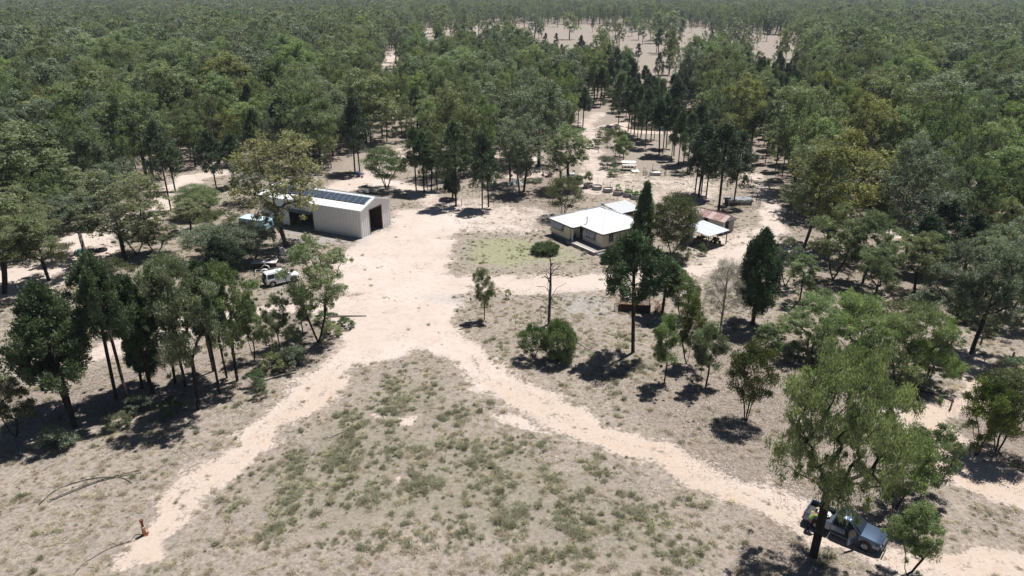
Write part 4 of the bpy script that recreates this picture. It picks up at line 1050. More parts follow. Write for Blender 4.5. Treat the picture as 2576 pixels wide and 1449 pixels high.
    # solar panels: two rows of portrait panels on the near slope, one row on the far slope
    ang = math.atan(sl); pw, pl = 1.06, 1.78
    pm = MB().box(-pl/2, pl/2, -pw/2, pw/2, 0, .035).mesh('solar_panel', 'panel_frame')
    gm = MB(); 
    for i in range(2):
        for j in range(1): gm.box(-pl/2+.03+i*(pl/2-.02), -pl/2+.03+i*(pl/2-.02)+pl/2-.04, -pw/2+.03, pw/2-.03, .035, .041)
    gm = gm.mesh('solar_glass', 'panel_glass')
    def panel(x, y, side):
        z = E+(x if side < 0 else W-x)*sl+.17
        o = obj('solar_panel', pm, t, (x, y, z), (0, -ang if side < 0 else ang, 0)); obj('glass', gm, o)
    for k in range(16): panel(2.42, .75+k*1.12, -1)
    for k in range(16): panel(5.25, .75+k*1.12, 1)
    for x0, side in ((1.5, -1), (3.28, -1), (4.4, 1), (6.1, 1)):
        z = E+(x0 if side < 0 else W-x0)*sl+.1
        MB().box(x0-.03, x0+.03, .1, 18.2, z-.02, z+.05).obj('mounting_rail', 'black_gap', t)
    return t
SHED = build_shed()
def shed_pt(x, y, z=0):
    a = math.radians(64.2); p = SHED.location; return (p.x+x*math.cos(a)-y*math.sin(a), p.y+x*math.sin(a)+y*math.cos(a), z)
# things standing in the shed
def shelf(lb, x, y, rz, n=3):
    t = thing('shelf_rack', lb, 'shelf', shed_pt(x, y, .054), math.radians(64.2)+rz)
    for z in (.4, 1.1, 1.8): MB().box(-1, 1, -.25, .25, z, z+.04).obj('shelf_board', 'timber_grey', t)
    for sx in (-.96, .96):
        for sy in (-.22, .22): MB().box(sx-.03, sx+.03, sy-.03, sy+.03, 0, 2.0).obj('upright', 'rust_dark', t)
    for k in range(5):
        x0 = -.85+.38*k; MB().box(x0, x0+.28, -.18, .18, 1.14, 1.14+.2+.08*(k % 3)).obj('stored_box', ['deck_white', 'rust', 'teal_plastic', 'timber_grey', 'blue_plastic'][k], t)
shelf('rack of boxes in the dark doorway of the metal shed', 3.7, 5.0, 0)
shelf('rack of boxes behind the side opening of the metal shed', 3.2, 11.2, math.pi/2)

# ------------------------------------------------------------------ house
def build_house():
    ax = math.radians(-56)
    t = thing('weatherboard_house', 'cream house with white hipped metal roof and slatted window awnings', 'house', (13.18, 98.23, 0), ax)
    E, FL, s = 2.68, .50, .40
    V = {'E0': (-11, -1.63, 0), 'E1': (-4.95, -1.63, 0), 'E2': (-4.95, 0, 0), 'E3': (0, 0, 0), 'E4': (0, 9.5, 0), 'E5': (-11, 9.5, 0), 'P': (-7.975, 1.395, 3.025), 'Q': (-7.975, 3.025, 3.025), 'R': (-6.25, 4.75, 4.75), 'S': (-4.75, 4.75, 4.75)}
    v = {k: (q[0], q[1], E+q[2]*s) for k, q in V.items()}
    for nm in (('E0', 'E1', 'P'), ('E1', 'E2', 'Q', 'P'), ('E2', 'E3', 'S', 'R', 'Q'), ('E3', 'E4', 'S'), ('E4', 'E5', 'R', 'S'), ('E5', 'E0', 'P', 'Q', 'R')):
        r = MB().slab([v[k] for k in nm], .05).obj('roof_plane', 'roof_white', t)
        # pan ribs running up the slope
        pl = [Vector(v[k]) for k in nm]; e = (pl[1]-pl[0]).normalized(); n = e.cross(pl[2]-pl[0]).normalized(); up = n.cross(e)
        m = MB(); Lx = (pl[1]-pl[0]).length; pts2 = [((q-pl[0]).dot(e), (q-pl[0]).dot(up)) for q in pl]
        x = .35
        while x < Lx:
            ys = []
            for (a, b), (c, d) in zip(pts2, pts2[1:]+pts2[:1]):
                if (a-x)*(c-x) < 0: ys.append(b+(d-b)*(x-a)/(c-a))
            if len(ys) >= 2:
                y0, y1 = min(ys)+.02, max(ys)-.03
                if y1 > y0+.1:
                    o = pl[0]+e*x; m.hexa([o+up*y0-e*.02+n*.001, o+up*y0+e*.02+n*.001, o+up*y1+e*.02+n*.001, o+up*y1-e*.02+n*.001], [o+up*y0-e*.012+n*.03, o+up*y0+e*.012+n*.03, o+up*y1+e*.012+n*.03, o+up*y1-e*.012+n*.03])
            x += .38
        m.obj('roof_ribs', 'roof_white', r)['kind'] = 'stuff'
    for a, b in (('E0', 'P'), ('E1', 'P'), ('P', 'Q'), ('Q', 'R'), ('R', 'S'), ('S', 'E3'), ('S', 'E4'), ('R', 'E5'), ('E2', 'Q')):
        A_, B_ = Vector(v[a])+Vector((0, 0, .03)), Vector(v[b])+Vector((0, 0, .03))
        if (A_, a) and a == 'E2': nm = 'valley_gutter'
        else: nm = 'ridge_cap'
        MB().tube([A_, B_], .075, 6).obj(nm, 'zinc_white', t)
    ring = ['E0', 'E1', 'E2', 'E3', 'E4', 'E5']
    for a, b in zip(ring, ring[1:]+ring[:1]):
        p, q = Vector(v[a]), Vector(v[b]); d = (q-p).normalized(); n = Vector((d.y, -d.x, 0))
        m = MB(); o = n*.05
        m.hexa([p+o+Vector((0, 0, -.19)), q+o+Vector((0, 0, -.19)), q-n*.02+Vector((0, 0, -.19)), p-n*.02+Vector((0, 0, -.19))], [p+o+Vector((0, 0, -.045)), q+o+Vector((0, 0, -.045)), q-n*.02+Vector((0, 0, -.045)), p-n*.02+Vector((0, 0, -.045))])
        m.obj('fascia', 'brown_trim', t)
    MB().slab([(-10.9, -1.5, E-.12), (-5.0, -1.5, E-.12), (-5.0, .1, E-.12), (-.1, .1, E-.12), (-.1, 9.4, E-.12), (-10.9, 9.4, E-.12)], .04).obj('eaves_lining', 'house_wall', t)
    # walls and base
    def wall(nm, x0, x1, y0, y1, openings=(), mat='house_wall'):
        """boxes along the longer direction with rectangular openings (a0,a1,z0,z1)"""
        m = MB(); horiz = (x1-x0) > (y1-y0); a0, a1 = (x0, x1) if horiz else (y0, y1)
        cuts = [a0]+[c for o in openings for c in o[:2]]+[a1]
        def bx(a, b, z0, z1):
            if horiz: m.box(a, b, y0, y1, z0, z1)
            else: m.box(x0, x1, a, b, z0, z1)
        cur = a0
        for (p, q, z0, z1) in openings:
            bx(cur, p, FL, E-.17)
            if z0 > FL+.02: bx(p, q, FL, z0)
            bx(p, q, z1, E-.17); cur = q
        bx(cur, a1, FL, E-.17)
        return m.obj(nm, mat, t)
    wall('front_wall', -10.7, -5.9, -1.35, -1.23, [(-10.15, -7.4, 1.35, 2.42)])
    wall('porch_return_wall', -6.02, -5.9, -1.23, .30)
    wall('front_wall', -6.02, -.30, .30, .42, [(-5.62, -4.8, FL+.005, 2.45), (-4.2, -1.75, 1.15, 2.32)])
    wall('end_wall', -.42, -.30, .42, 9.2, [(1.55, 2.4, 1.15, 2.32), (5.2, 6.6, 1.15, 2.32)])
    wall('end_wall', -10.7, -10.58, -1.23, 9.2, [(2.0, 3.5, 1.15, 2.32)])
    wall('rear_wall', -10.58, -.42, 9.08, 9.2)
    m = MB(); m.box(-10.62, -5.98, -1.28, 9.1, 0, FL-.002); m.box(-5.98, -.38, .37, 9.1, 0, FL-.002); m.obj('base_wall', 'concrete', t)
    # weatherboards: fine lips on the front and end walls
    for nm, args in (('x', (-10.7, -10.15, -1.35)), ('x', (-7.4, -5.9, -1.35)), ('x', (-4.8, -4.2, .30)), ('x', (-1.75, -.30, .30))):
        m = MB(); x0, x1, y = args
        for k in range(12): z = FL+.02+.165*k; m.hexa([(x0, y-.016, z), (x1, y-.016, z), (x1, y-.001, z), (x0, y-.001, z)], [(x0, y-.004, z+.16), (x1, y-.004, z+.16), (x1, y-.001, z+.16), (x0, y-.001, z+.16)])
        o = m.obj('weatherboards', 'house_wall', t); o['kind'] = 'stuff'
    m = MB()
    for y0, y1 in ((.30, 1.5), (2.46, 5.1), (6.7, 9.2)):
        for k in range(12): z = FL+.02+.165*k; m.hexa([(-.299, y0, z), (-.284, y0, z), (-.284, y1, z), (-.299, y1, z)], [(-.299, y0, z+.16), (-.296, y0, z+.16), (-.296, y1, z+.16), (-.299, y1, z+.16)])
    m.obj('weatherboards', 'house_wall', t)['kind'] = 'stuff'
    for x, y in ((-10.7, -1.37), (-5.93, -1.37), (-.32, .27), (-.32, 9.2)): MB().box(x-.05, x+.05, y-.02, y+.06, FL, E-.18).obj('corner_board', 'house_wall', t)
    def window(x0, x1, z0, z1, y, face='front', awn=0, mull=2):
        w = MB(); 
        def bx(m, a0, a1, b0, b1, d0, d1):   # a along wall, b height, d outwards
            if face == 'front': m.box(a0, a1, y-d1, y-d0, b0, b1)
            elif face == 'right': m.box(y+d0, y+d1, a0, a1, b0, b1)
            else: m.box(y-d1, y-d0, a0, a1, b0, b1)
        fr = .07
        for a in ((x0-fr, x0, z0-fr, z1+fr), (x1, x1+fr, z0-fr, z1+fr)): bx(w, *a, -.02, .04)
        bx(w, x0, x1, z1, z1+fr, -.02, .04); bx(w, x0, x1, z0-fr, z0, -.02, .04)
        o = w.obj('window', 'white_paint', t)
        for k in range(mull+1):
            a0 = x0+(x1-x0)*k/(mull+1); a1 = x0+(x1-x0)*(k+1)/(mull+1)
            for j in range(2):
                m = MB(); bx(m, a0+.02, a1-.02, z0+(z1-z0)*j/2+.015, z0+(z1-z0)*(j+1)/2-.015, -.05, -.035); m.obj('pane', 'window_glass', o)
            if k: m = MB(); bx(m, a0-.025, a0+.025, z0, z1, -.03, .02); m.obj('mullion', 'white_paint', o)
        m = MB(); bx(m, x0, x1, (z0+z1)/2-.018, (z0+z1)/2+.018, -.034, .012); m.obj('glazing_bar', 'white_paint', o)
        m = MB(); bx(m, x0-.15, x1+.15, z0-.13, z0-.075, 0, .12); m.obj('sill', 'house_wall', o)
        if awn:
            n = awn
            for k in range(n):
                zz = z1+.12-k*(z1-z0)*.72/n; d = .10+.50*k/n
                m = MB()
                if face == 'front': m.hexa([(x0-.12, y-d-.07, zz-.085), (x1+.12, y-d-.07, zz-.085), (x1+.12, y-d, zz-.02), (x0-.12, y-d, zz-.02)], [(x0-.12, y-d-.07, zz-.065), (x1+.12, y-d-.07, zz-.065), (x1+.12, y-d, zz), (x0-.12, y-d, zz)])
                m.obj('awning_slat', 'white_paint', o)
            for a in (x0-.14, x1+.12):
                m = MB(); zb = z1+.12-(z1-z0)*.72
                m.hexa([(a, y-.66, zb-.1), (a+.02, y-.66, zb-.1), (a+.02, y-.02, z1-.02), (a, y-.02, z1-.02)], [(a, y-.66, zb-.02), (a+.02, y-.66, zb-.02), (a+.02, y-.02, z1+.18), (a, y-.02, z1+.18)]); m.obj('awning_bracket', 'brown_trim', o)
    window(-10.15, -7.4, 1.35, 2.42, -1.35, 'front', 8, 3)
    window(-4.2, -1.75, 1.15, 2.32, .30, 'front', 6, 3)
    window(1.55, 2.4, 1.15, 2.32, -.30, 'right', 0, 1)
    window(5.2, 6.6, 1.15, 2.32, -.30, 'right', 0, 1)
    window(2.0, 3.5, 1.15, 2.32, -10.7, 'left', 0, 1)
    MB().box(-.30, -.02, 1.4, 2.55, 2.37, 2.40).obj('window_hood', 'brown_trim', t)
    d = MB().box(-5.6, -4.82, .34, .39, FL+.01, 2.44).obj('front_door', 'dark_timber', t)
    MB().box(-5.5, -4.92, .325, .339, 1.5, 2.3).obj('fly_screen', 'black_gap', d); MB().lathe([(0, -.03), (.03, -.02), (.03, .02), (0, .03)], 8, 'y', (-4.92, .315, 1.45)).obj('door_knob', 'rim_metal', d)
    MB().box(-4.62, -4.5, .18, .299, 2.1, 2.32).obj('porch_light', 'trim_black', t)
    # porch
    MB().box(-5.88, .62, -1.88, .28, 0, .45).obj('porch_slab', 'porch_floor', t)
    MB().box(-3.9, .64, -1.99, -1.82, .452, .535).obj('porch_edge_beam', 'white_paint', t)
    MB().box(-5.9, .60, -1.99, -1.885, 0, .448).obj('porch_front', 'concrete', t)
    MB().box(.64, 1.0, -1.5, .1, 0, .22).obj('porch_step', 'concrete', t)
    MB().box(-5.16, -5.04, -1.56, -1.44, .452, E-.17).obj('porch_post', 'white_paint', t)
    f = MB().lathe([(0, 0), (.085, 0), (.085, .9), (.12, .92), (.14, 1.0), (0, 1.08)], 12, 'z', (-4.72, .95, E+.3)).obj('flue', 'galv', t, True)
    m = MB(); m.tube([(.03, 1.7, 1.2), (.03, 1.7, 5.6)], .025, 6); m.tube([(.03, 1.3, 5.5), (.03, 2.2, 5.62)], .015, 5); m.obj('aerial_mast', 'galv', t)
    MB().tube([(-.27, 1.62, .2), (-.27, 1.62, 1.15)], .035, 6).obj('downpipe', 'house_wall', t)
    # rear wing with grey skillion roof
    x0, x1, y0, y1 = -10.4, -6.2, 9.22, 13.9
    z0, z1 = 3.22, 2.72
    for k in range(9):
        ya = y0+(y1-y0)*k/9; yb = y0+(y1-y0)*(k+1)/9-.012
        MB().slab([(x0, ya, z0+.004*(k % 2)), (x1, ya, z1+.004*(k % 2)), (x1, yb, z1+.004*(k % 2)), (x0, yb, z0+.004*(k % 2))], .035).obj('rear_roof_sheet', 'tile_grey', t)
    MB().box(x1-.02, x1+.05, y0, y1, z1-.22, z1-.04).obj('rear_fascia', 'dark_timber', t)
    MB().box(x0+.3, x1-.35, y0, y1-.3, 0, z1-.18).obj('rear_wing_wall', 'brown_trim', t)
    MB().box(x0-.2, x0+.2, y0-.5, y0-.1, 3.0, 3.5).obj('rear_vent', 'galv', t)
    return t
build_house()
def in_frame(o, rz, x, y, z=0): return (o[0]+x*math.cos(rz)-y*math.sin(rz), o[1]+x*math.sin(rz)+y*math.cos(rz), z)
HA = math.radians(-56); H0 = (13.18, 98.23)
# pushbike-like dark clutter on the porch
def porch_chair():
    t = thing('porch_chair', 'dark chair on the porch beside the front door', 'chair', in_frame(H0, HA, -5.55, -.75, .452), HA)
    MB().box(-.24, .24, -.24, .24, .40, .45).obj('seat', 'dark_timber', t); MB().box(-.24, .24, .2, .25, .45, .95).obj('backrest', 'dark_timber', t)
    for a in (-.21, .21):
        for b in (-.21, .21): MB().box(a-.02, a+.02, b-.02, b+.02, 0, .40).obj('leg', 'dark_timber', t)
porch_chair()

# ------------------------------------------------------------------ red-roofed shed and carport
def red_shed():
    t = thing('tin_shed', 'small grey tin shed with rusty red roof', 'shed', (33.1, 106.1, 0), math.radians(-50))
    X0, D, E, R = -5.4, 2.9, 2.15, 2.85
    m = MB(); ribbed(m, (X0, 0), (1, 0), -X0, lambda s: E, 0, [(1.7, 2.5, .9, 2.0)], pitch=.2, depth=.025); m.obj('front_wall', 'galv', t)
    m = MB(); ribbed(m, (X0, D), (1, 0), -X0, lambda s: E, pitch=.2, depth=.025, nrm=(0, 1)); m.obj('rear_wall', 'galv', t)
    gz = lambda s: E+(R-E)*(1-abs(s-D/2)/(D/2))
    m = MB(); ribbed(m, (0, 0), (0, 1), D, gz, 0, [(.35, 1.45, 0, 2.0)], pitch=.2, depth=.025, nrm=(1, 0)); m.obj('end_wall', 'galv', t)
    m = MB(); ribbed(m, (X0, 0), (0, 1), D, gz, pitch=.2, depth=.025, nrm=(-1, 0)); m.obj('end_wall', 'galv', t)
    n = 7; w = (5.8)/n
    for k in range(n):
        xa, xb = X0-.2+k*w, X0-.2+(k+1)*w-.015; dz = .006*(k % 2)
        for side in (0, 1):
            ya, yb = (-.2, D/2) if not side else (D+.2, D/2)
            m = MB(); q = (xb-xa)/6
            for j in range(6):
                o = .02*(j % 2); m.add([(xa+j*q, ya, E-.08+o+dz), (xa+(j+1)*q, ya, E-.08+.02-o+dz), (xa+(j+1)*q, yb, R+.02+.02-o+dz), (xa+j*q, yb, R+.02+o+dz)], [(0, 1, 2, 3)])
            m.obj('roof_sheet', 'red_roof' if k % 3 else 'red_roof_pale', t)
    MB().tube([(X0-.2, D/2, R+.06), (.2, D/2, R+.06)], .06, 6).obj('ridge_cap', 'red_roof', t)
    MB().box(-.12, 0, 1.5, 1.62, 0, 2.0).obj('door_post', 'post_timber', t)
    d = MB().box(.02, .07, 1.62, 2.6, .05, 1.95).obj('door', 'timber_grey', t)
red_shed()
def carport():
    c = np.array([28.9, 99.1]); rz = math.radians(37)
    t = thing('carport', 'open carport with white sheet roof on timber posts', 'carport', (c[0], c[1], 0), rz)
    W, D = 4.5, 4.7
    for k in range(6):
        xa, xb = -.15+k*.8, -.15+(k+1)*.8-.012; dz = .012*(k % 2)
        MB().slab([(xa, -.25, 2.22+dz), (xb, -.25, 2.22+dz), (xb, D+.1, 2.5+dz), (xa, D+.1, 2.5+dz)], .03).obj('roof_sheet', 'zinc_white', t)
    for y, z in ((0, 2.19), (D-.1, 2.45)): MB().box(-.1, W+.1, y, y+.1, z-.17, z-.02).obj('beam', 'post_timber', t)
    for x in (0.05, 2.2, W-.1):
        MB().box(x, x+.12, .0, .12, 0, 2.02).obj('post', 'post_timber', t); MB().box(x, x+.12, D-.1, D+.02, 0, 2.28).obj('post', 'post_timber', t)
    MB().tube([(.11, .06, 1.5), (.7, .06, 2.0)], .04, 5).obj('brace', 'post_timber', t)
    b = thing('workbench', 'dark workbench in the shade under the carport', 'bench', in_frame(c, rz, 1.6, 2.6), rz)
    MB().box(-1.1, 1.1, -.4, .4, .82, .9).obj('bench_top', 'dark_timber', b)
    for x in (-1, 1):
        for y in (-.33, .33): MB().box(x-.05, x+.05, y-.05, y+.05, 0, .82).obj('leg', 'dark_timber', b)
    MB().box(-.8, -.3, -.2, .2, .9, 1.2).obj('toolbox', 'rust_dark', b)
    q = thing('ride_on_mower', 'dark ride-on mower parked under the right side of the carport', 'mower', in_frame(c, rz, 3.5, 1.2), rz+1.2)
    MB().box(-.3, .55, -.32, .32, .3, .62).bev('body', 'trim_black', q, .05); MB().box(.1, .62, -.25, .25, .62, .85).bev('bonnet', 'rust_dark', q, .05)
    MB().box(-.55, -.2, -.22, .22, .62, .70).bev('seat', 'rubber', q, .03); MB().box(-.62, -.54, -.22, .22, .70, 1.05).bev('seat_back', 'rubber', q, .03)
    for x, r in ((-.4, .25), (.5, .18)):
        for y in (-.42, .42): MB().lathe([(r*.4, -.09), (r, -.09), (r, .09), (r*.4, .09)], 14, 'y', (x, y, r), True).obj('wheel', 'rubber', q)
    MB().tube([(.15, 0, .85), (-.02, 0, 1.1)], .02, 5).obj('steering_column', 'trim_black', q)
carport()
def tank(nm, lb, cat, p, r, h, mat):
    t = thing(nm, lb, cat, p)
    MB().lathe([(0, 0), (r, 0), (r, h*.32), (r*1.02, h*.34), (r, h*.36), (r, h*.66), (r*1.02, h*.68), (r, h*.7), (r, h), (r*.9, h+.03), (0, h+.06)], 18).obj('drum_body', mat, t, True)
    MB().lathe([(0, 0), (.06, 0), (.06, .05), (0, .06)], 8, 'z', (r*.5, 0, h+.04)).obj('bung', 'trim_black', t)
    return t
tank('water_tank', 'grey corrugated tank half hidden by the dome wattle beside the carport', 'tank', (26.6, 102.0, 0), .8, 1.7, 'galv')
tank('steel_drum', 'rusty steel drum standing alone on the sand near the shed', 'drum', G(843.6, 660.5), .32, .92, 'rust')
tank('plastic_drum', 'blue plastic drum at the foot of the paired cypress trunks', 'drum', G(902, 445), .42, 1.05, 'blue_plastic')
tank('rubbish_bin', 'teal bin left of the two loose tyres', 'bin', G(203, 643), .33, .95, 'teal_plastic')
tank('bucket', 'small purple bucket next to the blue plastic drum', 'bucket', G(911, 447), .2, .35, 'rust')

# ------------------------------------------------------------------ garden rings
def ring(bx, by, lb, kind, stakes, r=.95, h=.72):
    p = G(bx, by); t = thing('garden_ring', lb, 'planter', p, random.random()*6, 'round steel garden beds behind the house')
    m = MB(); n = 36; prof = [(r, 0)]
    for k in range(6): prof += [(r+.015, h*(k+.5)/6), (r, h*(k+1)/6)]
    prof += [(r-.04, h), (r-.04, 0)]
    m.lathe(prof, n); m.obj('ring_wall', 'ring_steel', t, True)
    MB().lathe([(r+.02, h-.01), (r+.02, h+.03), (r-.06, h+.03), (r-.06, h-.01)], 36, close=True).obj('rim', 'ring_rim', t, True)
    MB().lathe([(0, h-.16), (r-.05, h-.2)], 24).obj('soil', 'soil_mound' if kind == 'bare' else 'soil_dark', t)
    for k in range(stakes):
        a = 6.28*k/stakes+.5; MB().tube([(math.cos(a)*r*.9, math.sin(a)*r*.9, h-.3), (math.cos(a)*r*.92, math.sin(a)*r*.92, h+1.0+.35*random.random())], .022, 5).obj('stake', 'post_timber', t)
    base = (p[0], p[1], h-.2)
    if kind == 'corn': place('maize_clump', 'sapling_c', base, 1.6, 1.3, 'tall bright green maize growing in a steel garden ring', 'plant', mat='leaf_crop')
    elif kind == 'green': place('vegetable_plant', 'scrub', base, .9, 1.7, 'leafy vegetables in the steel ring '+('beside the maize ring' if stakes else 'half hidden behind the pointed cypress'), 'plant', mat='leaf_crop')
    elif kind == 'bush': place('vegetable_plant', 'bush', base, 1.1, 2.0, 'dark leafy shrub filling a steel garden ring', 'plant', mat='leaf_shrub')
    elif kind == 'tall': place('fruit_tree', 'sapling_b', base, 2.6, 2.3, 'small fruit tree growing from a steel garden ring', 'tree', mat='leaf_olive')
for a in ((1581, 494, 'steel garden ring with leafy vegetables, nearest the pointed cypress', 'green', 4), (1555, 490, 'steel garden ring with tall maize', 'corn', 2), (1529, 482, 'steel garden ring of bare soil with three stakes', 'bare', 3), (1502, 476, 'steel garden ring of pale bare soil with two stakes', 'bare', 2), (1480, 471, 'steel garden ring with a small fruit tree', 'tall', 1), (1455, 462, 'steel garden ring overflowing with dark shrub', 'bush', 0), (1434, 456, 'steel garden ring farthest from the pointed cypress', 'bare', 0), (1600, 500, 'steel garden ring half hidden behind the pointed cypress', 'green', 0)): ring(*a)

# ------------------------------------------------------------------ rusty cage crate
def crate():
    t = thing('stock_crate', 'rusty brown steel stock crate with barred sides', 'crate', (12.94, 77.39, 0), math.radians(-8))
    W, D, h = 3.6, 2.2, 1.0
    MB().box(0, W, 0, .05, .03, h).obj('front_panel', 'rust_dark', t)
    for x in (0, W-.05):
        m = MB()
        for k in range(7): m.box(x, x+.04, .06, D-.06, .08+.14*k, .12+.14*k)
        m.obj('side_bars', 'rust', t)
    m = MB()
    for k in range(8): m.box(.05, W-.05, D-.05, D-.02, .08+.125*k, .115+.125*k)
    m.obj('rear_bars', 'rust', t)
    MB().box(.06, W-.06, .06, D-.06, .06, .10).obj('floor', 'rust_dark', t)
    for x in (0, W/2, W-.06):
        MB().box(x, x+.06, D-.01, D+.05, 0, 1.95).obj('rear_post', 'rust', t); MB().box(x, x+.06, -.06, -.005, 0, h+.03).obj('front_post', 'rust', t)
    MB().box(0, W, D-.01, D+.05, 1.95, 2.0).obj('top_rail', 'rust', t)
    MB().box(-.02, W+.02, -.07, .06, h+.031, h+.07).obj('front_rail', 'rust', t)
    for k in range(18): MB().box(.15+k*.19, .17+k*.19, .08, D-.08, .97, .99).obj('roof_bar', 'rust_dark', t)
    for k in range(2): MB().box(.06, W-.06, .7+.7*k, .73+.7*k, .995, 1.02).obj('cross_bar', 'rust_dark', t)
    MB().tube([(W*.52, D+.02, 1.9), (W*.78, D+.02, 1.0)], .025, 5).obj('brace', 'rust', t)
    b = thing('ice_box', 'white box sitting on the rusty crate bars', 'box', in_frame((12.94, 77.39), math.radians(-8), .55, 1.5, 1.0), math.radians(-8))
    MB().box(-.42, .42, -.55, .55, 0, .42).bev('box_body', 'tarp_white', b, .03); MB().box(-.44, .44, -.57, .57, .425, .5).bev('lid', 'white_paint', b, .02)
    def gate(lb, x, y, rz, lean, w):
        g = thing('steel_gate', lb, 'gate', in_frame((12.94, 77.39), math.radians(-8), x, y, 0.02), math.radians(-8)+rz); g.rotation_euler = (lean, 0, math.radians(-8)+rz)
        m = MB(); m.box(0, .05, 0, .04, 0, 1.05); m.box(w-.05, w, 0, .04, 0, 1.05); m.obj('gate_frame', 'rust', g)
        for k in range(6): MB().box(.05, w-.05, .005, .035, .04+.19*k, .08+.19*k).obj('rail', 'rust', g)
        for k in range(5): MB().box(.05+(w-.1)*(k+1)/6-.012, .05+(w-.1)*(k+1)/6+.012, -.012, .003, .03, 1.03).obj('bar', 'rust', g)
    gate('rusty gate panel leaning on the right side of the crate', W+.55, .0, math.pi/2, .55, 1.9)
    gate('second rusty gate panel leaning farther out right of the crate', W+.85, -.1, math.pi/2, .75, 1.9)
    gate('narrow rusty gate panel leaning on the left side of the crate', -.1, .0, math.pi, .2, .6)
crate()

# ------------------------------------------------------------------ vehicles
def wheel(t, x, y, r=.36, w=.24):
    a = MB().lathe([(r*.62, -w/2), (r*.92, -w/2), (r, -w*.36), (r, w*.36), (r*.92, w/2), (r*.62, w/2)], 24, 'y', (0, 0, 0), True).obj('wheel', 'rubber', t, True, loc=(x, y, r))
    s = 1 if y > 0 else -1
    MB().lathe([(0, s*w*.30), (r*.2, s*w*.34), (r*.28, s*w*.2), (r*.55, s*w*.30), (r*.64, s*w*.44)], 20, 'y').obj('rim', 'rim_metal', a, True)
    return a
def loft(mb, secs):
    k = len(secs[0]); vs = [p for s in secs for p in s]; fs = []
    for i in range(len(secs)-1):
        for j in range(k): fs.append((i*k+j, i*k+(j+1) % k, (i+1)*k+(j+1) % k, (i+1)*k+j))
    fs += [tuple(range(k-1, -1, -1)), tuple((len(secs)-1)*k+j for j in range(k))]
    return mb.add(vs, fs)
def sec(x, wl, wb, z0, zm, z1):
    return [(x, -wl, z0), (x, -wb, zm), (x, -wb*.985, z1-.09), (x, -wb*.90, z1-.01), (x, -wb*.45, z1+.012), (x, wb*.45, z1+.012), (x, wb*.90, z1-.01), (x, wb*.985, z1-.09), (x, wb, zm), (x, wl, z0)]
def plate(t, nm, q, mat, th=.012, par=None):
    """thin proud plate from 4 points, normal by winding"""
    return MB().slab(q, th).obj(nm, mat, par or t)
